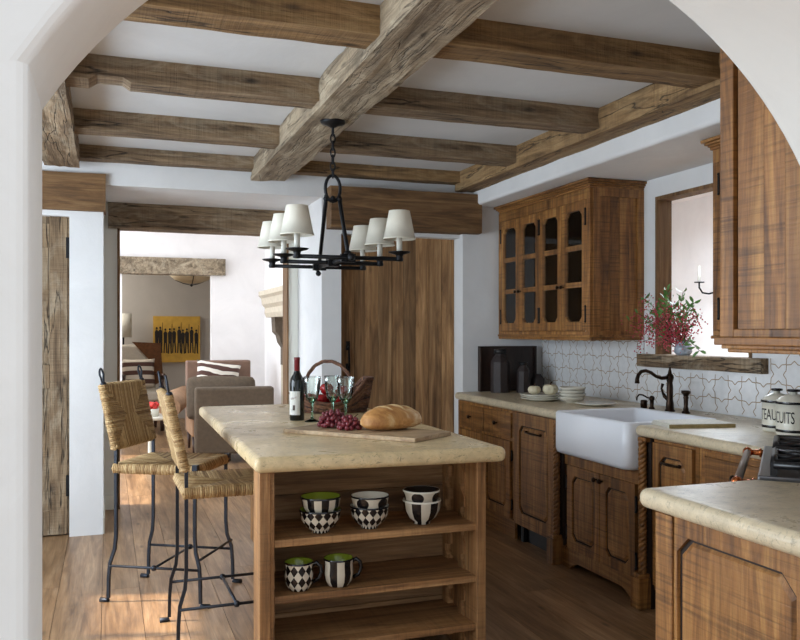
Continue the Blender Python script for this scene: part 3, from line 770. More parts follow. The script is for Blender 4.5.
mb.box(Y1-.03, Y1, 1.385, 2.245, -.001, .02, Fr((X0, 0, 0), (0, 1, 0), (0, 0, 1), (-1, 0, 0)))
mb.box(Y0, Y1, 2.245, 2.315, -.001, .02, Fr((X0, 0, 0), (0, 1, 0), (0, 0, 1), (-1, 0, 0)))
mb.box(Y0, Y1, 1.36, 1.385, -.001, .02, Fr((X0, 0, 0), (0, 1, 0), (0, 0, 1), (-1, 0, 0)))
mb.build('face_frame', M['cabZ'], uw)
mb = MB(); crown(mb, X0-.02, XW, Y0, Y1-.04, 2.312); mb.build('cornice', M['cabY'], uw, bevel=.004)
mb = MB(); mb.box(X0-.03, XW, Y0-.008, Y1, 1.345, 1.362); mb.box(X0-.022, XW, Y0-.003, Y1, 1.325, 1.345); mb.build('bottom_moulding', M['cabY'], uw, bevel=.004)
fw = Fr((X0-.001, 0, 0), (0, 1, 0), (0, 0, 1), (-1, 0, 0))
fe = Fr((0, Y0, 0), (1, 0, 0), (0, 0, 1), (0, -1, 0))
mb = MB()
for (a, b, c, d) in ((X0+.0, X0+.05, 1.362, 2.312), (3.28, XW-.001, 1.362, 2.312), (X0+.05, 3.28, 2.26, 2.312), (X0+.05, 3.28, 1.362, 1.385)): mb.box(a, b, c, d, .001, .012, fe)
e = X0+.052
for k in range(3): mb.box(e, e+.073, 1.386, 2.259, .0005, .003, fe); e += .0755
mb.build('end_panel', M['cabZ'], uw)
def glazed_door(parent, fr, u0, u1, v0, v1, knob_side, hinge_side, hinges=True, st=.05):
    mb = MB(); mb.box(u0, u0+st, v0, v1, 0, .02, fr); mb.box(u1-st, u1, v0, v1, 0, .02, fr)
    mb.box(u0+st, u1-st, v0, v0+.06, 0, .02, fr); mb.box(u0+st, u1-st, v1-.06, v1, 0, .02, fr)
    a, b = v0+.06, v1-.06; h = (b-a)/3
    for k in (1, 2): mb.box(u0+st, u1-st, a+h*k-.017, a+h*k+.017, 0, .018, fr)
    c = .035
    for (uu, s) in ((u0+st, 1), (u1-st, -1)):
        mb.prism([(uu, b), (uu+s*c, b), (uu, b-c)], .001, .019, fr)
        mb.prism([(uu, a), (uu+s*c, a), (uu, a+c)], .001, .019, fr)
    d = mb.build('door', M['cabZ'], parent)
    mb = MB(); mb.box(u0+st-.005, u1-st+.005, a-.005, b+.005, .006, .009, fr); mb.build('pane', M['glass'], d)
    if knob_side is not None: knob(fr, u0+st/2 if knob_side < 0 else u1-st/2, (v0+v1)/2-.13, .02, d, .012)
    if hinges:
        for v in (v0+.06, v1-.16): hinge(fr, u0+.006 if hinge_side < 0 else u1-.006, v, v+.10, .018, d)
    return d
dw_ = (Y1-.03-Y0-.045)/4; y = Y0+.045
for k in range(4):
    glazed_door(uw, fw, y+.0015, y+dw_-.0015, 1.388, 2.242, 1 if k % 2 == 0 else -1, -1 if k % 2 == 0 else 1)
    y += dw_

mb = MB(); mb.box(3.08, 3.2, 5.02, 5.17, 2.019, 2.09); tag(mb.build('red_tin', M['foil'], bevel=.004), 'dark red tin on the top shelf behind the wall cabinet glass', 'tin')
mb = MB(); mb.lathe([(0, 0), (.045, 0), (.06, .05), (.055, .12), (.035, .17), (.045, .2), (.042, .2), (.03, .17), (0, .03)], 20, (3.08, 4.78, 1.381)); tag(mb.build('pitcher', M['plate']), 'pale pitcher on the lowest shelf of the glazed wall cabinet', 'pitcher')
uv = thing('wall_cabinet', 'brown wall cabinet end seen between pass-through window and nearest tall cabinet', 'cabinet', (3.08, 3.2, 1.33))
YC0, YC1 = 2.50, 3.425
mb = MB(); mb.box(X0, XW, YC1-.02, YC1, 1.36, 2.315); mb.box(X0, XW, YC0, YC0+.02, 1.36, 2.315); mb.box(X0, XW, YC0, YC1, 1.36, 1.38); mb.box(X0, XW, YC0, YC1, 2.29, 2.315); mb.box(XW-.015, XW, YC0, YC1, 1.36, 2.31)
mb.build('carcass', M['cabZ'], uv)
mb = MB(); mb.box(YC0, YC1, 2.245, 2.315, -.001, .02, fw); mb.box(YC1-.035, YC1, 1.385, 2.245, -.001, .02, fw); mb.box(YC0, YC1, 1.36, 1.385, -.001, .02, fw); mb.build('face_frame', M['cabZ'], uv)
mb = MB(); crown(mb, X0-.02, XW, YC0, YC1, 2.312); mb.build('cornice', M['cabY'], uv, bevel=.004)
mb = MB(); mb.box(X0-.03, XW, YC0, YC1+.008, 1.345, 1.362); mb.box(X0-.018, XW, YC0, YC1-.01, 1.325, 1.345); mb.build('bottom_moulding', M['cabY'], uv, bevel=.004)
glazed_door(uv, fw, YC1-.035-.33, YC1-.037, 1.388, 2.242, -1, 1)
glazed_door(uv, fw, YC1-.035-.66, YC1-.037-.33, 1.388, 2.242, 1, -1)

# nearest cabinet above the near worktop, panelled end towards the camera side
un = thing('wall_cabinet', 'tall brown wall cabinet nearest the arch with broad planked end panel', 'cabinet', (1.9, 1.6, 1.33))
mb = MB(); mb.box(1.60, 2.55, 1.41, 1.805, 1.365, 2.61); mb.build('carcass', M['cabZ'], un)
fn2 = Fr((1.60, 0, 0), (0, 1, 0), (0, 0, 1), (-1, 0, 0))
mb = MB(); mb.box(1.776, 1.826, 1.365, 2.61, 0, .018, fn2); mb.box(1.41, 1.776, 1.365, 1.388, 0, .018, fn2); mb.box(1.41, 1.776, 2.53, 2.61, 0, .018, fn2); mb.build('end_frame', M['cabZ'], un, bevel=.003)
mb = MB(); e = 1.765
for wdt in (.092, .07, .075, .065, .05): mb.box(e-wdt+.0008, e, 1.388, 2.53, .001, .010, fn2); e -= wdt
mb.build('end_panel', M['cabZ'], un)
mb = MB(); mb.box(1.56, 2.55, 1.41, 1.825, 1.345, 1.366); mb.box(1.572, 2.55, 1.41, 1.81, 1.335, 1.346); mb.box(1.58, 2.55, 1.41, 1.795, 1.325, 1.336); mb.build('bottom_moulding', M['cabY'], un, bevel=.003)
fq = Fr((0, 1.805, 0), (1, 0, 0), (0, 0, 1), (0, 1, 0))
panel_door('door', fq, 1.63, 2.08, 1.39, 2.56, un); panel_door('door', fq, 2.09, 2.54, 1.39, 2.56, un)

# ------------------------------------------------------------------ tap, soap tap, sprayer
tp = thing('kitchen_faucet', 'tall oil-bronze faucet with a swan-neck spout over the sink', 'faucet', (3.12, 4.02, .912))
mb = MB(); mb.lathe([(0, 0), (.03, 0), (.03, .008), (.024, .014), (.022, .05), (.018, .07), (.019, .14), (.016, .17), (.021, .19), (.023, .20), (.021, .212), (.012, .222), (.010, .235), (.006, .25), (.008, .258), (0, .264)], 18); mb.build('body', M['bronze'], tp, world=False)
mb = MB(); mb.tube([(-.01, 0, .200), (-.06, 0, .197), (-.10, 0, .210), (-.135, 0, .232), (-.17, 0, .243), (-.20, 0, .238), (-.22, 0, .218), (-.228, 0, .195), (-.228, 0, .17)], [.013, .011, .010, .010, .010, .0105, .011, .012, .015], 12); mb.build('spout', M['bronze'], tp, world=False)
mb = MB(); mb.tube([(.0, .02, .07), (.0, .05, .085), (.0, .055, .10)], [.012, .011, .009], 8); mb.tube([(0, .055, .09), (-.012, .062, .13), (-.004, .06, .16)], [.009, .006, .010], 8); mb.build('lever', M['bronze'], tp, world=False)
sp = thing('side_sprayer', 'short oil-bronze side sprayer standing right of the faucet', 'sprayer', (3.13, 3.89, .912))
mb = MB(); mb.lathe([(0, 0), (.024, 0), (.024, .008), (.016, .016), (.015, .03), (.012, .04), (.013, .08), (.016, .092), (.013, .098), (.018, .108), (.027, .118), (.027, .128), (.018, .132), (0, .133)], 16); mb.build('body', M['bronze'], sp, world=False)
mb = MB(); mb.tube([(.0, .015, .1), (.0, .03, .115), (0, .034, .13)], .004, 6); mb.build('lever', M['bronze'], sp, world=False)
sv = thing('filter_tap', 'small bronze two-piece filter tap with arched spout left of the faucet', 'tap', (3.12, 4.19, .912))
mb = MB(); mb.lathe([(0, 0), (.018, 0), (.018, .006), (.012, .012), (.012, .05), (.017, .056), (.017, .07), (.008, .08), (0, .081)], 14); mb.build('body', M['bronze'], sv, world=False)
mb = MB(); mb.tube([(0, 0, .062), (-.01, .03, .066), (-.02, .06, .08), (-.03, .085, .082), (-.035, .10, .065), (-.035, .103, .045)], .005, 8); mb.build('spout', M['bronze'], sv, world=False)
mb = MB(); mb.lathe([(0, 0), (.021, 0), (.021, .045), (.016, .05), (0, .05)], 14, (-.01, .065, 0)); mb.build('cap', M['bronze'], sv, world=False)

# ------------------------------------------------------------------ crockery on the sink run
def plate_mb(r=.145, h=.018):
    mb = MB(); mb.lathe([(0, 0), (r*.55, 0), (r*.62, .004), (r, h), (r*1.005, h+.003), (r*.98, h+.004), (r*.62, .008), (0, .006)], 32); return mb
p0 = None
for k, (dx, lab) in enumerate(((0, 'ivory dinner plate at the bottom of the stack under white pumpkins'), (.004, 'ivory dinner plate in the middle of the stack under white pumpkins'), (-.003, 'ivory dinner plate on top of the stack, holding two white pumpkins'))):
    loc = (2.79+dx, 4.95, .912+k*.0125)
    if p0 is None: p0 = plate_mb().build('dinner_plate', M['plate'], origin=(0, 0, 0)); p0.location = loc; o = p0
    else: o = dup(p0, loc)
    tag(o, lab, 'plate', 'ivory plates stacked left of the sink')
def bowl_mb(r, h, t=.004, foot=.45):
    mb = MB(); pr = [(0, .004), (r*foot*.8, .004), (r*foot*.8, 0), (r*foot, 0), (r*foot, .008), (r*.78, h*.4), (r*.95, h*.8), (r, h), (r*.99, h+.002), (r-t, h), (r*.95-t, h*.8), (r*.78-t, h*.42), (r*.4, .014), (0, .012)]
    mb.lathe(pr, 32); return mb
b0 = None; bl = ['ivory soup bowl at the bottom of the small bowl stack', 'ivory soup bowl second from the bottom of the stack beside the plates', 'ivory soup bowl third from the bottom of the stack beside the plates', 'ivory soup bowl topmost in the stack left of the sink']
for k in range(4):
    loc = (2.90+(.003 if k % 2 else -.002), 4.74, .912+k*.021)
    if b0 is None: b0 = bowl_mb(.088, .038).build('soup_bowl', M['plate'], origin=(0, 0, 0)); b0.location = loc; o = b0
    else: o = dup(b0, loc)
    tag(o, bl[k], 'bowl', 'ivory bowls stacked left of the sink')
o = plate_mb(.13, .014).build('side_plate', M['plate'], origin=(0, 0, 0)); o.location = (2.93, 4.51, .912); tag(o, 'single ivory plate lying flat beside the sink rim', 'plate')
def pumpkin(loc, r, label):
    t = thing('white_pumpkin', label, 'pumpkin', loc, 0, 'white pumpkins on the plate stack')
    mb = MB(); n, k = 40, 12; rings = []
    for i in range(k+1):
        a = math.pi*i/k; ring = []
        for j in range(n):
            b = 2*math.pi*j/n; lob = 1+.09*(abs(math.sin(b*4.5))-.5)
            rr_ = r*math.sin(a)**.8*lob if 0 < i < k else .001; zz = r*.74*(1-math.cos(a)) - r*.14*math.exp(-((math.pi-a)**2)*4)
            ring.append(mb.bm.verts.new((rr_*math.cos(b), rr_*math.sin(b), zz)))
        rings.append(ring)
    for A, B in zip(rings, rings[1:]):
        for j in range(n): mb.face([A[j], A[(j+1) % n], B[(j+1) % n], B[j]], True)
    mb.build('flesh', M['pumpkin'], t, world=False)
    mb = MB(); mb.tube([(0, 0, r*1.3), (.003, 0, r*1.5), (.008, .002, r*1.68)], [.007, .005, .006], 6); mb.build('stem', M['stem'], t, world=False)
pumpkin((2.755, 4.99, .952), .043, 'small white pumpkin, left of the pair on the plates'); pumpkin((2.84, 4.92, .952), .052, 'larger white pumpkin, right of the pair on the plates')

# dark tray and crocks at the end of the counter
tr = thing('wooden_tray', 'tall dark wooden board leaning on the back wall behind dark crocks', 'board', (2.98, 5.86, .912))
mb = MB(); mb.box(2.755, 3.235, 5.855, 5.88, .9125, 1.262); mb.build('panel', M['darkboard'], tr, bevel=.003)
mb = MB(); mb.box(2.745, 2.76, 5.835, 5.88, .9125, 1.268); mb.box(3.228, 3.243, 5.835, 5.88, .9125, 1.268); mb.box(2.745, 3.243, 5.835, 5.88, 1.256, 1.268); mb.build('rim', M['darkboard'], tr)
def crock(loc, r, h, label):
    t = thing('dark_crock', label, 'crock', loc, 20, 'dark crocks in front of the board')
    mb = MB(); mb.lathe([(0, 0), (r, 0), (r*1.02, h*.03), (r*1.0, h*.70), (r*.72, h*.82), (r*.55, h*.86), (r*.5, h*.9)], 8, smooth=False); mb.build('body', M['darkmetal'], t, world=False)
    mb = MB(); mb.lathe([(0, h*.9), (r*.66, h*.9), (r*.66, h), (0, h)], 16); mb.build('lid', M['kick'], t, world=False)
crock((2.86, 5.72, .912), .073, .335, 'taller dark octagonal crock before the dark board'); crock((3.03, 5.66, .912), .052, .235, 'shorter dark octagonal crock, right of the taller one')
mb = MB(); mb.lathe([(0, 0), (.03, 0), (.05, .03), (.052, .10), (.03, .13), (.026, .14), (0, .14)], 20, (3.165, 5.68, .912)); tag(mb.build('dark_jar', M['darkmetal']), 'small round dark jar at the right edge of the dark board', 'jar')

# canisters with lettering
def lettering(text, size, r, ang0, z, parent, mat, extrude=.0006):
    cu = bpy.data.curves.new('t', 'FONT'); cu.body = text; cu.size = size; cu.space_character = .95; cu.resolution_u = 3
    ob = bpy.data.objects.new('t', cu); C.objects.link(ob)
    dg = bpy.context.evaluated_depsgraph_get(); me = ob.evaluated_get(dg).to_mesh()
    bm = bmesh.new(); bm.from_mesh(me); ob.evaluated_get(dg).to_mesh_clear() if False else None
    bpy.data.objects.remove(ob)
    bmesh.ops.triangulate(bm, faces=bm.faces[:]); bmesh.ops.subdivide_edges(bm, edges=[e for e in bm.edges if e.calc_length() > .01], cuts=2)
    xs = [v.co.x for v in bm.verts]; mid = (min(xs)+max(xs))/2
    for v in bm.verts:
        a = R(ang0) + (v.co.x-mid)*.62/r; zz = v.co.y*1.25
        v.co = Vector((math.cos(a)*(r+extrude), math.sin(a)*(r+extrude), z+zz))
    mb = MB(); mb.bm.free(); mb.bm = bm; return mb.build('lettering', mat, parent, world=False, recalc=False)
def canister(loc, r, h, text, ang, label):
    t = thing('enamel_canister', label, 'canister', loc, 0, 'lidded enamel canisters beside the range')
    mb = MB(); mb.lathe([(0, 0), (r*.97, 0), (r, .006), (r, h), (0, h)], 36); mb.build('body', M['canister'], t, world=False)
    mb = MB(); mb.lathe([(r+.001, .018), (r+.0015, .02), (r+.0015, .028), (r+.001, .03)], 36); mb.build('band', M['blackglaze'], t, world=False)
    mb = MB(); mb.lathe([(0, h), (r*1.05, h), (r*1.05, h+.006), (r*.98, h+.009), (r*.8, h+.024), (r*.45, h+.036), (r*.22, h+.040), (r*.2, h+.052), (0, h+.052)], 32); ld = mb.build('lid', M['canister'], t, world=False)
    mb = MB(); mb.lathe([(r*1.06, h-.004), (r*1.075, h), (r*1.06, h+.007)], 36); mb.build('rim', M['blackglaze'], ld, world=False)
    mb = MB(); mb.lathe([(0, h+.050), (r*.36, h+.050), (r*.40, h+.055), (r*.36, h+.061), (0, h+.062)], 16); mb.build('lid_knob', M['blackglaze'], ld, world=False)
    lettering(text, .060, r, ang, h*.40, t, M['blackglaze'])
canister((2.985, 3.06, .912), .066, .140, 'GATEAUX', 178, 'cream lidded canister lettered GATEAUX, farther of the two by the tiles')
canister((2.92, 2.895, .912), .074, .148, 'BISCUITS', 174, 'cream lidded canister lettered BISCUITS, nearer of the two, by the range')

# folded newspaper
np_ = thing('folded_newspaper', 'folded cream newspaper lying on the worktop right of the sink', 'newspaper', (2.75, 3.375, .912), -12)
mb = MB()
for k in range(5): mb.box(-.17+.004*k, .17-.003*(k % 2), -.105+.003*(k % 3), .105, .001+k*.004, .004+k*.004)
mb.build('pages', M['paper'], np_, world=False, bevel=.001, seg=1)
mb = MB(); mb.box(-.168, .172, -.110, -.104, .0, .018); mb.build('folded_edge', M['goldpaper'], np_, world=False)

# ------------------------------------------------------------------ branches in a vase on the sill
vs = thing('glass_vase', 'pale glass vase on the timber window sill', 'vase', (3.335, 4.17, 1.238))
mb = MB(); mb.lathe([(0, 0), (.04, 0), (.055, .02), (.05, .055), (.036, .085), (.04, .095), (.038, .095), (.034, .085), (.047, .055), (.051, .02), (.035, .006), (0, .006)], 24); mb.build('body', M['vase'], vs, world=False)
bq = thing('berry_branches', 'red pepper berry branches with green leaves in the vase', 'branches', (3.335, 4.17, 1.25))
rb = random.Random(11); stems = MB(); lv = MB(); br = MB()
def leaf(p, d, L):
    d = d.normalized(); s_ = d.cross(Vector((rb.uniform(-1, 1), rb.uniform(-1, 1), rb.uniform(-.2, 1)))).normalized(); n_ = d.cross(s_)*.12*L
    pts = [p, p+d*L*.35+s_*L*.15+n_, p+d*L*.7+s_*L*.13+n_, p+d*L, p+d*L*.7-s_*L*.13+n_, p+d*L*.35-s_*L*.15+n_]
    q = [lv.bm.verts.new(a) for a in pts]; lv.face([q[0], q[1], q[5]]); lv.face([q[1], q[2], q[4], q[5]]); lv.face([q[2], q[3], q[4]])
targets = [(-.13, .28, .25, 'b'), (-.12, .30, .05, 'b'), (-.13, .18, .20, 'bl'), (-.12, .22, .34, 'bl'), (-.08, .08, .34, 'l'), (-.10, .02, .38, 'l'), (-.08, -.02, .30, 'bl'), (-.08, -.10, .37, 'l'), (-.07, -.14, .28, 'bl'), (-.06, -.20, .24, 'b'), (-.06, -.22, .02, 'L'), (-.05, -.18, .20, 'b'),
           (-.06, -.17, .30, 'L'), (-.11, .12, .22, 'b'), (-.09, .06, .17, 'b'), (-.08, -.06, .18, 'b'), (-.12, .30, .14, 'b'), (-.09, -.12, .15, 'b'), (-.1, .1, .28, 'b'), (-.15, .34, .2, 'b'), (-.1, .16, .26, 'bl'), (-.1, .05, .25, 'b'), (-.07, .0, .22, 'b')]
for (dx, dy, dz, kd) in targets:
    pts = [Vector((0, 0, .01))]; top = Vector((dx, dy, dz)); mid = Vector((dx*.8, dy*.25, max(.14, dz*.7)))
    pts = [(1-t)**2*Vector((rb.uniform(-.02, .02), rb.uniform(-.02, .02), .01)) + 2*t*(1-t)*mid + t*t*top for t in [i/9 for i in range(10)]]
    stems.tube(pts, [.0028]*5+[.0018]*5, 5)
    for i in range(3, 10):
        p = pts[i]; d = (pts[i]-pts[i-1]).normalized()
        if 'b' in kd:
            for _ in range(11):
                q = p+Vector((rb.gauss(0, .028), rb.gauss(0, .030), rb.gauss(-.008, .028)))
                br.ball(q, rb.uniform(.0034, .0058), 6)
        if 'l' in kd or 'L' in kd:
            for s_ in (-1, 1):
                sd_ = Vector((rb.uniform(-.5, .5), s_*1.0, rb.uniform(-.3, .5)))
                leaf(p, d*.7+sd_, .06)
        elif i % 3 == 0: leaf(p, d+Vector((rb.uniform(-1, 1), rb.uniform(-1, 1), .2)), .045)
stems.build('stems', M['stem'], bq, world=False); lv.build('leaves', M['leaf'], bq, world=False, recalc=False)
o = br.build('berries', M['berry'], bq, world=False); o['kind'] = 'stuff'

# candle sconce in the side room
sc = thing('wall_sconce', 'black iron candle bracket seen through the pass-through opening', 'sconce', (5.86, 6.83, 1.79))
mb = MB(); mb.tube([(0, 0, 0), (-.08, 0, -.02), (-.16, .0, -.01), (-.2, 0, .04), (-.2, 0, .09)], .009, 8); mb.lathe([(0, 0), (.05, 0), (.05, .01), (0, .01)], 16, (-.2, 0, .09)); mb.box(0, .035, -.03, .03, -.1, .1); mb.build('bracket', M['iron'], sc, world=False)
mb = MB(); mb.lathe([(0, 0), (.016, 0), (.016, .16), (0, .165)], 12, (-.2, 0, .10)); mb.build('candle', M['candle'], sc, world=False)

# ------------------------------------------------------------------ chandelier
ch = thing('chandelier', 'black iron chandelier with six white shaded candle lamps on a chain', 'chandelier', (1.10, 4.13, 1.74))
mb = MB(); mb.lathe([(0, .745), (.055, .742), (.065, .735), (.062, .722), (.03, .712), (.012, .70), (0, .70)], 20); mb.build('canopy', M['iron'], ch, world=False)
mb = MB(); z = .70; k = 0
while z > .455:
    pts = []
    for i in range(12):
        a = 2*math.pi*i/12; u, v = .012*math.cos(a), .024*math.sin(a)
        pts.append((u if k % 2 else 0, 0 if k % 2 else u, z-.02+v))
    mb.tube(pts, .0042, 6, closed=True); z -= .036; k += 1
mb.build('chain', M['iron'], ch, world=False)
mb = MB(); pts = []
for i in range(20):
    a = 2*math.pi*i/20; sx = .040; pts.append((sx*math.cos(a), 0, .385+.068*math.sin(a)))
mb.tube(pts, .0085, 8, closed=True); mb.ball((0, 0, .335), .014, 10); mb.tube([(-.045, 0, .328), (.045, 0, .328)], .009, 8); mb.build('ring', M['iron'], ch, world=False)
for sy in (-1, 1):
    mb = MB(); mb.tube([(-sy*.036, 0, .35), (-sy*.036, sy*.01, .31), (0, sy*.28, .03)], [.009, .011, .010], 8); mb.ball((-sy*.036, sy*.003, .330), .015, 8); mb.ball((0, sy*.28, .02), .02, 10)
    mb.build('hanging_rod', M['iron'], ch, world=False)
mb = MB(); mb.tube([(0, -.335, 0), (0, .335, 0)], .012, 8); mb.box(-.035, .035, -.30, -.27, -.02, .02); mb.box(-.035, .035, .27, .30, -.02, .02); mb.box(-.03, .03, -.03, .03, -.02, .02)
mb.ball((0, -.345, 0), .02, 10); mb.ball((0, .345, 0), .02, 10); mb.ball((0, .31, -.035), .016, 8); mb.build('spine', M['iron'], ch, world=False)
for y in (-.31, 0, .31):
    mb = MB(); mb.tube([(-.26, y, .0), (.26, y, 0)], .0105, 8); mb.build('crossbar', M['iron'], ch, world=False)
    for s_ in (-1, 1):
        x = s_*.257
        mb = MB(); mb.lathe([(0, -.012), (.018, -.01), (.02, .0), (.016, .012), (.02, .022), (.05, .030), (.056, .036), (.05, .037), (.02, .032), (0, .032)], 18, (x, y, 0)); mb.build('drip_pan', M['iron'], ch, world=False)
        mb = MB(); mb.lathe([(0, .03), (.0145, .03), (.0145, .125), (0, .125)], 14, (x, y, 0)); mb.build('candle_sleeve', M['candle'], ch, world=False)
        mb = MB(); mb.lathe([(.080, .10), (.079, .10), (.052, .238), (.053, .238)][::-1]+[(.080, .10)], 28, (x, y, 0))
        mb.lathe([(.0805, .103), (.0815, .100), (.080, .098)], 28, (x, y, 0)); sh = mb.build('lamp_shade', M['linen'], ch, world=False)
        mb = MB()
        for an in (0, 120, 240): mb.tube([(x, y, .205), (x+.055*math.cos(R(an)), y+.055*math.sin(R(an)), .215)], .0015, 4)
        mb.tube([(x, y, .125), (x, y, .205)], .004, 6); mb.build('shade_holder', M['iron'], sh, world=False)

# ------------------------------------------------------------------ bar stools with rush seats
def rush_pad(w, d, th, n, rr_=.0048, sag=.012):
    """four-triangle rush weave centred at origin, top at z=th"""
    mb = MB()
    mb.box(-w/2+.01, w/2-.01, -d/2+.01, d/2-.01, .004, th-sag-.003)
    for side in range(4):
        L, Dp = (w, d) if side % 2 == 0 else (d, w); k = int(L/.0098)
        for i in range(k):
            t = -L/2 + (i+.5)*L/k; reach = min(L/2-abs(t), Dp/2)*1.0
            jit = rb.uniform(-.0012, .0012)
            y0 = -Dp/2
            pts = [(t, y0+max(reach, .018), .003), (t+jit, y0+.004, 0+jit), (t, y0-.004, th*.5), (t-jit, y0+.006, th), (t+jit, y0+max(reach*.5, .012), th-sag*.6*min(1, reach/.1)), (t, y0+max(reach, .018), th-sag*min(1, reach/.15))]
            m = Matrix.Rotation(side*math.pi/2, 4, 'Z')
            mb.tube([m @ Vector(p) for p in pts], rr_*rb.uniform(.9, 1.15), 5, cap=False)
    return mb
def bar_stool(loc, rz, label):
    t = thing('bar_stool', label, 'bar stool', loc, rz, 'iron bar stools with rush seats at the island')
    # local: +x is the front, back at -x ; seat .46 deep, .42 wide
    iron = M['ironblue']
    for sx in (-1, 1):
        for sy in (-1, 1):
            mb = MB(); x, y = sx*.215, sy*.20
            f = sx*1.0
            pts = [(x, y, .69 if sx > 0 else .80), (x, y, .45), (x, y, .34), (x+f*.006, y+sy*.002, .27), (x+f*.028, y+sy*.010, .20), (x+f*.034, y+sy*.012, .12), (x+f*.036, y+sy*.012, .02)]
            mb.tube(pts, .0105, 4, twist=0)
            mb.tube([(x+f*.036, y+sy*.012, .012), (x+f*.045, y+sy*.012, .008), (x+f*.085, y+sy*.012, .008)] if sx > 0 else [(x-.036, y+sy*.012, .012), (x-.045, y+sy*.012, .008), (x-.08, y+sy*.012, .008)], [.012, .012, .014], 6)
            mb.build('leg', iron, t, world=False)
    mb = MB()
    for sy in (-1, 1):
        mb.tube([(-.245, sy*.212, .185), (.245, sy*.212, .185)], .007, 6); mb.ball((0, sy*.212, .185), .016, 8)
    mb.tube([(0, -.212, .185), (0, .212, .185)], .007, 6)
    mb.tube([(.243, -.212, .235), (.243, .212, .235)], .007, 6)
    mb.build('stretcher', iron, t, world=False)
    mb = MB()
    for sy in (-1, 1): mb.tube([(-.215, sy*.2, .68), (.215, sy*.2, .68)], .009, 6); mb.tube([(sy*.215, -.2, .68), (sy*.215, .2, .68)], .009, 6); mb.box(.208, .236, sy*.207-.014, sy*.207+.014, .668, .712)
    mb.build('seat_frame', iron, t, world=False)
    mb = rush_pad(.425, .455, .042, 40, .0056); mb.transform(Matrix.Translation((.0, 0, .662)) @ Matrix.Rotation(math.pi/2, 4, 'Z')); mb.build('seat', M['rush'], t, world=False)
    # back: posts lean back and end in loops
    for sy in (-1, 1):
        mb = MB(); y = sy*.2
        mb.tube([(-.215, y, .79), (-.235, y, .88), (-.285, y, 1.11)], .0095, 6)
        pts = []
        for i in range(14):
            a = -math.pi/2 + 2*math.pi*i/14; pts.append((-.287-.012*(math.sin(a)+1)*.6, y+.014*math.cos(a)*(.8 if math.sin(a) < 0 else 1.35), 1.152+.040*math.sin(a)))
        mb.tube(pts, .0052, 6, closed=True); mb.ball((-.286, y, 1.112), .016, 8, .9)
        mb.build('back_post', iron, t, world=False)
    mb = rush_pad(.425, .335, .032, 30, .0056, .006)
    m = Matrix.Translation((-.255, 0, .945)) @ Matrix.Rotation(R(-12.5), 4, 'Y') @ Matrix.Rotation(math.pi/2, 4, 'Z') @ Matrix.Rotation(math.pi/2, 4, 'X') @ Matrix.Translation((0, 0, -.016))
    mb.transform(m); mb.build('backrest', M['rush'], t, world=False)
    return t
st1 = bar_stool((.325, 4.51, 0), -30, 'rush seat iron bar stool at left, back turned to the doorway wall')
st2 = dup(st1, (.53, 3.85, 0), 1, 'rush seat iron bar stool pushed under the near left of the island')

# ------------------------------------------------------------------ shelf crockery
def cup_bowl(loc, r0, h, mat, rim, inner, label, name='patterned_bowl', cat='bowl', grp='black and white bowls on the island shelf', handle=False, rz=0):
    t = thing(name, label, cat, loc, rz, grp); r = r0*1.05
    mb = MB(); f = .42
    if handle: pr = [(0, .003), (r*.62, .003), (r*.66, 0), (r*.72, .004), (r*.93, h*.22), (r*1.02, h*.5), (r*.97, h*.8), (r, h)]
    else: pr = [(0, .004), (r*f*.85, .004), (r*f*.9, 0), (r*f*1.05, .002), (r*f, .010), (r*.72, h*.28), (r*.92, h*.58), (r, h)]
    mb.lathe(pr, 40); mb.build('body', mat, t, world=False)
    mb = MB(); mb.lathe([(r, h), (r-.002, h+.0025), (r-.005, h), (r*.90-.003, h*.6), (r*.7-.003, h*.31), (r*.3, .02), (0, .018)], 40); mb.build('inside', inner, t, world=False)
    mb = MB(); mb.lathe([(r+.0005, h-.004), (r+.0012, h-.001), (r-.001, h+.003)], 40); mb.build('rim', rim, t, world=False)
    if handle:
        mb = MB(); mb.tube([(r*.95, 0, h*.86), (r*1.22, 0, h*.93), (r*1.5, 0, h*.8), (r*1.58, 0, h*.58), (r*1.42, 0, h*.36), (r*1.0, 0, h*.24)], [.006, .0065, .0065, .0065, .006, .006], 8, squash=1.3)
        mb.build('handle', M['blackglaze'], t, world=False)
    return t
Pd = pattern('diamond_glaze', 'diamond', 15, 25, .1); Ps = pattern('stripe_glaze', 'stripe', 8); Ps2 = pattern('wide_stripe_glaze', 'stripe', 6); Pdot = pattern('dot_glaze', 'dot', 5, 16, -.38); Pm = pattern('mug_diamond_glaze', 'diamond', 11, 23, .1)
SY = 3.178; z1_, z2_ = .585, .37
lw = M['plate']
cup_bowl((.795, SY, z1_+.001), .079, .090, Pd, M['blackglaze'], M['lime'], 'harlequin diamond bowl under the striped green-lined bowl')
cup_bowl((.797, SY, z1_+.034+.02), .076, .088, Ps, M['blackglaze'], M['lime'], 'black striped bowl with lime green inside, top of left stack')
cup_bowl((1.0, SY, z1_+.001), .076, .090, Pd, M['blackglaze'], lw, 'harlequin diamond bowl at the bottom of the middle stack', rz=12)
cup_bowl((1.002, SY, z1_+.052), .074, .080, Pdot, M['blackglaze'], lw, 'white bowl with big black dots, top of middle stack', rz=-60)
cup_bowl((1.228, SY, z1_+.001), .076, .098, Ps2, M['plate'], lw, 'black striped bowl at the bottom of the right stack', rz=-8)
cup_bowl((1.226, SY, z1_+.060), .073, .080, Pdot, M['plate'], M['blackglaze'], 'white bowl with black spots, top of right stack', rz=20)
cup_bowl((.706, 3.165, z2_+.001), .053, .108, Pm, M['blackglaze'], M['lime'], 'harlequin diamond mug with lime inside on middle shelf', 'patterned_mug', 'mug', 'black and white mugs on the island shelf', True, -8)
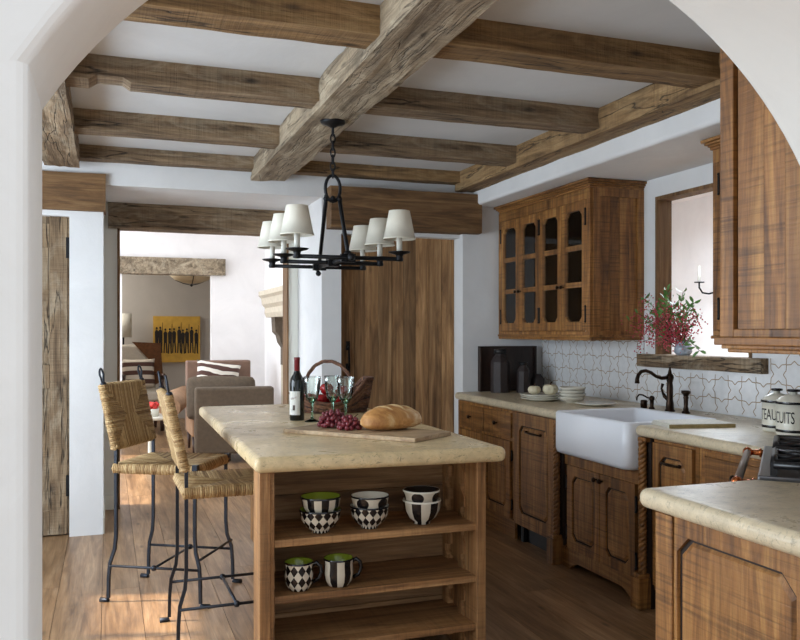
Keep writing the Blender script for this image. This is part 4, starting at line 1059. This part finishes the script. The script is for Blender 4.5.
cup_bowl((.866, 3.165, z2_+.001), .056, .108, Ps2, M['blackglaze'], M['lime'], 'black and white striped mug with lime inside on middle shelf', 'patterned_mug', 'mug', 'black and white mugs on the island shelf', True, -5)

# ------------------------------------------------------------------ things on the island
TOP = .914
wbt = thing('wine_bottle', 'dark red wine bottle with white label on the island', 'bottle', (.942, 4.27, TOP))
mb = MB(); mb.lathe([(0, .004), (.03, .004), (.036, 0), (.0385, .004), (.0385, .195), (.034, .222), (.020, .245), (.0145, .262), (.0140, .30)], 28); mb.build('body', M['bottle'], wbt, world=False)
mb = MB(); mb.lathe([(.0142, .252), (.0150, .253), (.0150, .318), (.0158, .320), (.0158, .332), (0, .333)], 20); mb.build('capsule', M['foil'], wbt, world=False)
mb = MB(); n = 16
for i in range(n):
    a0_, a1_ = R(152+i*130/n), R(152+(i+1)*130/n); rr_ = .0389
    q = [(rr_*math.cos(a0_), rr_*math.sin(a0_), .03), (rr_*math.cos(a1_), rr_*math.sin(a1_), .03), (rr_*math.cos(a1_), rr_*math.sin(a1_), .155), (rr_*math.cos(a0_), rr_*math.sin(a0_), .155)]
    mb.face([mb.bm.verts.new(p) for p in q], True)
lbl = mb.build('label', M['label'], wbt, world=False)
mb = MB()
for (aa, ab, za, zb) in ((222, 242, .055, .082),):
    for i in range(4):
        p0_, p1_ = R(aa+(ab-aa)*i/4), R(aa+(ab-aa)*(i+1)/4); rr_ = .0393
        mb.face([mb.bm.verts.new((rr_*math.cos(a), rr_*math.sin(a), z)) for a, z in ((p0_, za), (p1_, za), (p1_, zb), (p0_, zb))])
mb.build('label_mark', M['darkwood'], lbl, world=False)
mb = MB(); pts = [(.0394*math.cos(R(205+i*4)), .0394*math.sin(R(205+i*4)), .112+.006*math.sin(i*1.9)+i*.001) for i in range(14)]; mb.tube(pts, .0007, 4); mb.build('label_script', M['foil'], lbl, world=False)

def goblet(loc, label, first=None):
    if first: return dup(first, loc, None, label)
    t = thing('wine_goblet', label, 'goblet', loc, 0, 'green tinted goblets on the island'); t.scale = (1.0, 1.0, 1.035)
    mb = MB(); mb.lathe([(.0455, .225), (.0425, .19), (.039, .15), (.030, .118), (.016, .10), (.007, .093)], 28)
    mb.lathe([(.0435, .225), (.0405, .19), (.037, .15), (.028, .122), (.012, .106), (0, .104)], 28); mb.lathe([(.0455, .225), (.0445, .227), (.0435, .225)], 28)
    mb.build('bowl', M['clearglass'], t, world=False)
    mb = MB(); mb.lathe([(.0, .104), (.013, .1055), (.0275, .121), (.0275, .119), (.016, .099), (.008, .092), (.0055, .06), (.006, .03), (.010, .014), (.03, .006), (.038, .003), (.038, 0), (0, 0)], 24); mb.build('stem', M['greenglass'], t, world=False)
    mb = MB()
    for an in range(0, 360, 60): mb.tube([(.026*math.cos(R(an)), .026*math.sin(R(an)), .112), (.034*math.cos(R(an+8)), .034*math.sin(R(an+8)), .130), (.039*math.cos(R(an+12)), .039*math.sin(R(an+12)), .152)], [.003, .002, .001], 6)
    mb.build('ribs', M['greenglass'], t, world=False)
    return t
g1 = goblet((1.0, 4.17, TOP), 'green tinted wine goblet beside the wine bottle')
goblet((1.118, 4.20, TOP), 'green tinted wine goblet, middle of the three', g1); goblet((1.152, 4.07, TOP), 'green tinted wine goblet right of the others, nearest the bread', g1)

bk = thing('wicker_basket', 'dark brown wicker basket with arched handle holding red apples', 'basket', (1.235, 4.66, TOP), -12)
BA, BB = .235, .165
def rimz(a): return .052+.138*min(1, abs(math.cos(a))/.8)**2*(1 if math.cos(a) > 0 else .4)
mb = MB(); NST = 30
for lay in range(15):
    f = lay/14; pts = []; N = 90
    for i in range(N):
        a = 2*math.pi*i/N; s_ = .84+.16*f**.7 + (.016 if (i*NST//N+lay) % 2 else -.016)*1.0
        pts.append((BA*s_*math.cos(a), BB*s_*math.sin(a), .008+(rimz(a)-.012)*f))
    mb.tube(pts, .0066, 5, closed=True)
mb.build('weave', M['wicker'], bk, world=False)
mb = MB(); pts = [((BA+.006)*math.cos(2*math.pi*i/60), (BB+.006)*math.sin(2*math.pi*i/60), rimz(2*math.pi*i/60)+.004) for i in range(60)]; mb.tube(pts, .010, 7, closed=True)
mb.build('rim', M['wicker'], bk, world=False)
mb = MB()
for i in range(NST):
    a = 2*math.pi*i/NST; mb.tube([(BA*.84*math.cos(a), BB*.84*math.sin(a), .004), (BA*.93*math.cos(a), BB*.93*math.sin(a), rimz(a)*.5), (BA*1.0*math.cos(a), BB*1.0*math.sin(a), rimz(a)+.006)], .004, 5)
mb.lathe([(0, .003), (1.0, .003), (1.0, .010), (0, .010)], 30); 
mb.build('stakes', M['wicker'], bk, world=False) if False else None
mb.bm.free()
mb = MB()
for i in range(NST):
    a = 2*math.pi*i/NST; mb.tube([(BA*.84*math.cos(a), BB*.84*math.sin(a), .004), (BA*.93*math.cos(a), BB*.93*math.sin(a), rimz(a)*.5), (BA*1.0*math.cos(a), BB*1.0*math.sin(a), rimz(a)+.006)], .004, 5)
mb.build('stakes', M['wicker'], bk, world=False)
mb = MB(); pts = [(BA*.85*math.cos(2*math.pi*i/40), BB*.85*math.sin(2*math.pi*i/40)) for i in range(40)]; mb.prism(pts, .002, .010); mb.build('base', M['wicker'], bk, world=False)
mb = MB()
for off in (0, 1, 2):
    pts = []
    for i in range(25):
        a = math.pi*i/24; tw = .006; ph = i*.9+off*2.1
        pts.append((-.02+.138*math.cos(a)+tw*math.cos(ph), -.13*math.cos(a)*.9, .07+.225*math.sin(a)**.8+tw*math.sin(ph)))
    mb.tube(pts, .0062, 6)
mb.build('handle', M['wicker'], bk, world=False)
ap = None
for k, (dx, dy, dz, lab) in enumerate(((-.07, -.085, .028, 'red apple low in the basket behind the left goblet'), (.03, -.08, .03, 'red apple in the basket behind the middle goblet'), (-.13, .0, .028, 'red apple at the left end of the wicker basket'),
                                       (-.03, -.01, .085, 'red apple on top of the heap beneath the basket handle'), (.06, .02, .07, 'red apple at the right of the heap in the basket'), (-.01, .075, .03, 'red apple at the back of the basket, mostly hidden'))):
    loc = Vector((1.235, 4.66, TOP)) + Matrix.Rotation(R(-12), 3, 'Z') @ Vector((dx, dy*.9, dz+.012))
    if ap is None:
        ap = thing('apple', lab, 'apple', loc, 0, 'red apples in the wicker basket')
        mb = MB(); r = .040; pr = []
        for i in range(15):
            a = math.pi*i/14; rad = r*math.sin(a)*(1+.08*math.cos(a)*-1); pr.append((max(0, rad), r*.92*(1-math.cos(a)) - .012*math.exp(-((math.pi-a)/.35)**2) + .006*math.exp(-(a/.35)**2)))
        mb.lathe(pr, 24); mb.build('flesh', M['apple'], ap, world=False)
        mb = MB(); mb.tube([(0, 0, .060), (.002, 0, .074), (.006, .002, .085)], .0016, 5); mb.build('stem', M['stem'], ap, world=False)
    else: dup(ap, loc, 40*k, lab)

cb = thing('cutting_board', 'large pale wooden cutting board under the bread and grapes', 'board', (1.105, 3.555, TOP), 0)
A_ = Vector((.76, 3.74, 0)); B_ = Vector((1.215, 3.225, 0)); C_ = Vector((1.455, 3.40, 0)); D_ = A_+(C_-B_)
mb = MB(); mb.prism([(p.x, p.y) for p in (A_, B_, C_, D_)], TOP+.0005, TOP+.020); mb.build('slab', M['board'], cb, bevel=.003)
E_ = Vector((.80, 3.86, 0)); ux = (B_-A_).normalized(); vx = (C_-B_).normalized()
cb2 = MB(); cb2.prism([(p.x, p.y) for p in (A_-ux*.026+vx*.04, A_-ux*.003+vx*.04, A_-ux*.003+vx*.26, A_-ux*.026+vx*.26)], TOP+.0005, TOP+.013)
tag(cb2.build('small_board', M['board'], bevel=.003), 'small thin wooden board behind the left end of the cutting board', 'board')

br_ = thing('bread_loaf', 'crusty oval bread loaf with slashed top on the cutting board', 'bread', (1.222, 3.55, TOP+.020), 12)
mb = MB(); n, k = 48, 20; rings = []
for i in range(k+1):
    a = math.pi*i/k; ring = []
    for j in range(n):
        b = 2*math.pi*j/n
        x = math.cos(a); yy = math.sin(a)**.72*math.cos(b); zz = math.sin(a)**.72*math.sin(b)
        p = Vector((x*.152, yy*.082, zz*.078))
        if p.z < 0: p.z *= .42
        p.z += .033; p += Vector((0, 0, noise.noise(p*22)*.005)) if p.z > .01 else Vector((0, 0, 0))
        if p.z > .055:
            for sx in (-.055, .015, .08):
                dd = (p.x-sx)*.80+(p.y)*.60; p.z -= .007*math.exp(-(dd/.006)**2); p.z += .003*math.exp(-((dd-.014)/.007)**2)
        ring.append(mb.bm.verts.new(p))
    rings.append(ring)
for A, B in zip(rings, rings[1:]):
    for j in range(n): mb.face([A[j], A[(j+1) % n], B[(j+1) % n], B[j]], True)
mb.build('crust', M['bread'], br_, world=False, subsurf=1)
for sx in (-.055, .015, .08):
    mb = MB(); pts = []
    for i in range(9):
        t_ = -1+2*i/8; yy = t_*.048; xx = sx-yy*.75; q = 1-(xx/.152)**2-(yy/.082)**2
        pts.append((xx, yy, .033+.078*math.sqrt(max(.02, q))**.9-.005))
    mb.tube(pts, [.002, .006, .008, .009, .010, .009, .008, .006, .002], 6); mb.build('slash', M['crumb'], br_, world=False)

def grapes(loc, spread, cnt, seed, label):
    t = thing('grape_bunch', label, 'grapes', loc, 0, 'bunches of red grapes on the board')
    r_ = random.Random(seed); r = .0115; pts = []; tries = 0
    while len(pts) < cnt and tries < 9000:
        tries += 1
        a = r_.uniform(0, 2*math.pi); q = math.sqrt(r_.random()); x, y = q*spread[0]*math.cos(a), q*spread[1]*math.sin(a)
        hmax = spread[2]*(1-q*q)**.5
        z = r + r_.random()*max(0, hmax-r); p = Vector((x, y, z))
        if all((p-o).length > r*1.62 for o in pts): pts.append(p)
    g0 = None
    for p in pts:
        if g0 is None:
            mb = MB(); mb.ball((0, 0, 0), r, 12, 1.1); g0 = mb.build('grape', M['grape'], t, world=False); g0.location = p
        else:
            g = g0.copy(); C.objects.link(g); g.parent = t; g.location = p; g.rotation_euler = (r_.random()*.6, r_.random()*.6, r_.random()*6)
    mb = MB(); mb.tube([(0, 0, .02), (.02, .01, spread[2]*.8), (.05, .02, spread[2]*1.1)], .002, 5); mb.build('stem', M['stem'], t, world=False)
grapes((.99, 3.72, TOP+.0205), (.064, .052, .082), 62, 3, 'larger bunch of red grapes on the board, nearer the wine bottle')
grapes((1.035, 3.60, TOP+.0205), (.052, .040, .062), 38, 5, 'smaller bunch of red grapes on the board beside the bread')

# ------------------------------------------------------------------ living room
def soft(mb_args, name, mat, parent, bev=.04, sub=0):
    mb = MB(); mb.box(*mb_args); return mb.build(name, mat, parent, world=False, bevel=bev, seg=4)
sf_ = thing('grey_sofa', 'grey linen sofa with its back to the kitchen opening', 'sofa', (1.25, 8.75, 0), -5)
soft((-.40, .42, -.06, .10, .10, .80), 'back', M['greylinen'], sf_, .03)
soft((-.40, -.22, .0, .62, .10, .60), 'arm', M['greylinen'], sf_, .03); soft((.24, .42, .0, .62, .10, .60), 'arm', M['greylinen'], sf_, .03)
soft((-.22, .24, .1, .62, .10, .46), 'seat', M['greylinen'], sf_, .04)
mb = MB(); mb.box(-.25, .25, -.1, .1, -.22, .24); bmesh.ops.subdivide_edges(mb.bm, edges=mb.bm.edges[:], cuts=4, use_grid_fill=True)
for v in mb.bm.verts: v.co.y *= 1-.35*max(abs(v.co.x)/.25, abs(v.co.z)/.24)**2; v.co.z += noise.noise(v.co*9)*.012
mb.transform(Matrix.Translation((-.12, .22, .66)) @ Matrix.Diagonal((1.45, 1, 1, 1)) @ Matrix.Rotation(R(-12), 4, 'X')); mb.build('back_cushion', M['greylinen'], sf_, world=False, subsurf=1, smooth=True)

ac = thing('tan_armchair', 'square tan leather armchair facing the kitchen with zebra cushion', 'armchair', (1.25, 9.75, 0), 0)
soft((-.38, .38, .22, .36, .2, 1.04), 'back', M['leatherdark'], ac, .02); soft((-.38, .38, -.35, .25, .2, .5), 'seat', M['leather'], ac, .04)
soft((.28, .40, -.35, .3, .15, .68), 'arm', M['leather'], ac, .05)
mb = MB(); mb.tube([(-.40, .3, .62), (-.50, 0, .60), (-.62, -.45, .55)], [.12, .13, .12], 16); mb.build('arm', M['leather'], ac, world=False)
for x in (-.34, .34):
    for y in (-.3, .3):
        mb = MB(); mb.tube([(x, y, 0), (x, y, .2)], [.015, .025], 8); mb.build('leg', M['darkwood'], ac, world=False)
def pillow(name, mat, loc, rot, sx, sz, label, cat='cushion', grp=None):
    mb = MB(); n = 12; rows2 = []
    for side in (-1, 1):
        g = []
        for i in range(n+1):
            row = []
            for j in range(n+1):
                u, v = -1+2*i/n, -1+2*j/n; edge = (1-u*u)*(1-v*v); th = .09*max(0, edge)**.45
                k = 1-.06*(1-abs(u))*(abs(v) > .99)-.0
                row.append(mb.bm.verts.new((u*sx/2*(1-.07*(1-v*v)), side*th, v*sz/2*(1-.07*(1-u*u)))))
            g.append(row)
        rows2.append(g)
        for i in range(n):
            for j in range(n): mb.face([g[i][j], g[i+1][j], g[i+1][j+1], g[i][j+1]], True)
    bmesh.ops.remove_doubles(mb.bm, verts=mb.bm.verts[:], dist=.0008)
    o = mb.build(name, mat, origin=(0, 0, 0)); o.location = loc; o.rotation_euler = tuple(R(a) for a in rot); return tag(o, label, cat, grp)
pillow('zebra_cushion', M['zebra'], (1.22, 9.83, .86), (-15, 8, 0), .52, .34, 'white cushion with brown zebra stripes on the tan armchair')
tb = thing('side_table', 'small white side table behind the far bar stool', 'table', (.42, 8.9, 0))
mb = MB(); mb.lathe([(0, .48), (.24, .48), (.24, .51), (0, .51)], 28); mb.build('table_top', M['plate'], tb, world=False)
mb = MB(); mb.lathe([(0, 0), (.13, 0), (.12, .03), (.03, .06), (.03, .48), (0, .48)], 16); mb.build('pedestal', M['plate'], tb, world=False)
fv = thing('flower_pot', 'small white pot of red flowers on the side table', 'flower pot', (.44, 8.82, .51))
mb = MB(); mb.lathe([(0, 0), (.05, 0), (.06, .08), (.055, .08), (0, .07)], 16); mb.build('pot', M['plate'], fv, world=False)
mb = MB()
for k in range(16): a = k*2.4; q = .045*math.sqrt(k/16); mb.ball((q*math.cos(a), q*math.sin(a), .11+.02*math.sin(k)), .022, 8)
mb.build('blooms', M['redflower'], fv, world=False)

mn = thing('fireplace_mantel', 'carved pale stone mantel shelf on the living room wall', 'mantel', (1.85, 8.8, 0))
pr = [(1.952, 1.80), (1.67, 1.80), (1.66, 1.84), (1.69, 1.86), (1.952, 1.86)]
fm = Fr((0, 8.0, 0), (1, 0, 0), (0, 0, 1), (0, 1, 0))
mb = MB(); mb.prism([(1.952, 1.55), (1.75, 1.55), (1.73, 1.60), (1.735, 1.66), (1.70, 1.70), (1.69, 1.77), (1.66, 1.80), (1.66, 1.85), (1.952, 1.85)], 0, 1.6, fm); mb.build('shelf', M['mantel'], mn)
for n0 in (.1, 1.28):
    mb = MB(); mb.prism([(1.952, 1.0), (1.90, 1.0), (1.90, 1.20), (1.86, 1.26), (1.84, 1.34), (1.80, 1.38), (1.79, 1.55), (1.952, 1.55)], n0, n0+.22, fm); mb.build('corbel', M['greylinen'], mn)
    mb = MB(); mb.box(1.905, 1.952, 8+n0, 8+n0+.22, 0, 1.0); mb.build('pilaster', M['mantel'], mn)

# hall
pt = thing('painting', 'yellow painting of a row of dark standing figures on grey wall', 'painting', (1.03, 13.48, 1.265))
mb = MB(); mb.box(-.36, .36, -.035, .015, -.365, .365); cv = mb.build('canvas', M['paint'], pt, world=False)
rp = random.Random(2)
for k in range(10):
    x = -.315+.068*k+rp.uniform(-.008, .008); h = rp.uniform(.0, .05); z0_ = -.22+rp.uniform(-.01, .01); f = Fr((x, -.036, z0_), (1, 0, 0), (0, 0, 1), (0, -1, 0)); mb = MB(); t_ = .003
    mb.prism([(-.030, 0), (-.012, 0), (-.004, .16), (.004, .16), (.014, 0), (.032, 0), (.024, .17), (.030, .30+h), (.010, .33+h), (-.010, .33+h), (-.030, .30+h), (-.024, .17)], 0, t_, f)
    mb.prism([(.016*math.cos(a), .355+h+.020*math.sin(a)) for a in [i*math.pi/5 for i in range(10)]], 0, t_, f)
    if k % 2: mb.prism([(.024, .1), (.030, .1), (.036, .44+h), (.030, .44+h)], 0, t_, f)
    mb.build('painted_figure', M['ink'], cv, world=False)
cl = thing('ceiling_lamp', 'alabaster bowl lamp hanging beyond the far lintel', 'lamp', (1.13, 12.1, 2.07))
mb = MB(); mb.lathe([(0, 0), (.12, .015), (.24, .06), (.32, .13), (.31, .13), (.23, .065), (.11, .022), (0, .008)], 32); mb.build('bowl', M['glassbowl'], cl, world=False)
mb = MB()
for an in (30, 150, 270): mb.tube([(.0, 0, -.02), (.13*math.cos(R(an)), .13*math.sin(R(an)), .01), (.25*math.cos(R(an)), .25*math.sin(R(an)), .06), (.325*math.cos(R(an)), .325*math.sin(R(an)), .135), (0, 0, .5)], .006, 6)
mb.tube([(0, 0, .03), (0, 0, .53)], .008, 6); mb.ball((0, 0, -.02), .02, 8); mb.build('harness', M['iron'], cl, world=False)
fl_ = thing('table_lamp', 'lamp with a white drum shade in the far room', 'lamp', (.22, 13.1, 0))
mb = MB(); mb.lathe([(.10, 1.30), (.12, 1.30), (.12, 1.66), (.10, 1.66)], 24); mb.build('lamp_shade', M['linen'], fl_, world=False)
mb = MB(); mb.lathe([(0, 0), (.14, 0), (.14, .02), (.015, .04), (.012, 1.4), (0, 1.4)], 16); mb.build('pole', M['iron'], fl_, world=False)
bn = thing('carved_armchair', 'carved dark wood armchair with brown throw in the far room', 'armchair', (.42, 12.1, 0), 8)
for x in (-.26, .26):
    for y in (-.25, .25):
        mb = MB(); mb.lathe([(0, 0), (.025, 0), (.03, .1), (.018, .2), (.032, .3), (.02, .4), (.03, .5)], 10, (x, y, 0)); mb.build('leg', M['darkwood'], bn, world=False)
    mb = MB(); mb.lathe([(.02, .5), (.03, .58), (.018, .66), (.03, .74)], 10, (x, -.25, 0)); mb.tube([(x, .25, .80), (x, 0, .78), (x, -.22, .76), (x*1.02, -.32, .78), (x*1.02, -.34, .74)], [.02, .022, .026, .028, .02], 8); mb.build('arm', M['darkwood'], bn, world=False)
soft((-.28, .28, -.27, .25, .42, .56), 'seat', M['cushion'], bn, .04)
soft((-.27, .27, .18, .30, .5, 1.20), 'back', M['cushion'], bn, .05)
mb = MB(); mb.prism([(-.1, 1.24), (.29, 1.22), (.33, .70), (.22, .62), (.12, 1.0)], -.005, .015, Fr((0, .16, 0), (1, 0, 0), (0, 0, 1), (0, -1, 0)))
tag(mb.build('brown_throw', M['throw'], origin=(0, 0, 0)), 'brown throw draped over the carved armchair back', 'throw').location = (.42, 12.1, 0)
pillow('striped_cushion', M['stripe'], (.40, 12.0, .80), (-12, 0, 8), .46, .42, 'brown and cream striped cushion standing in the carved armchair')
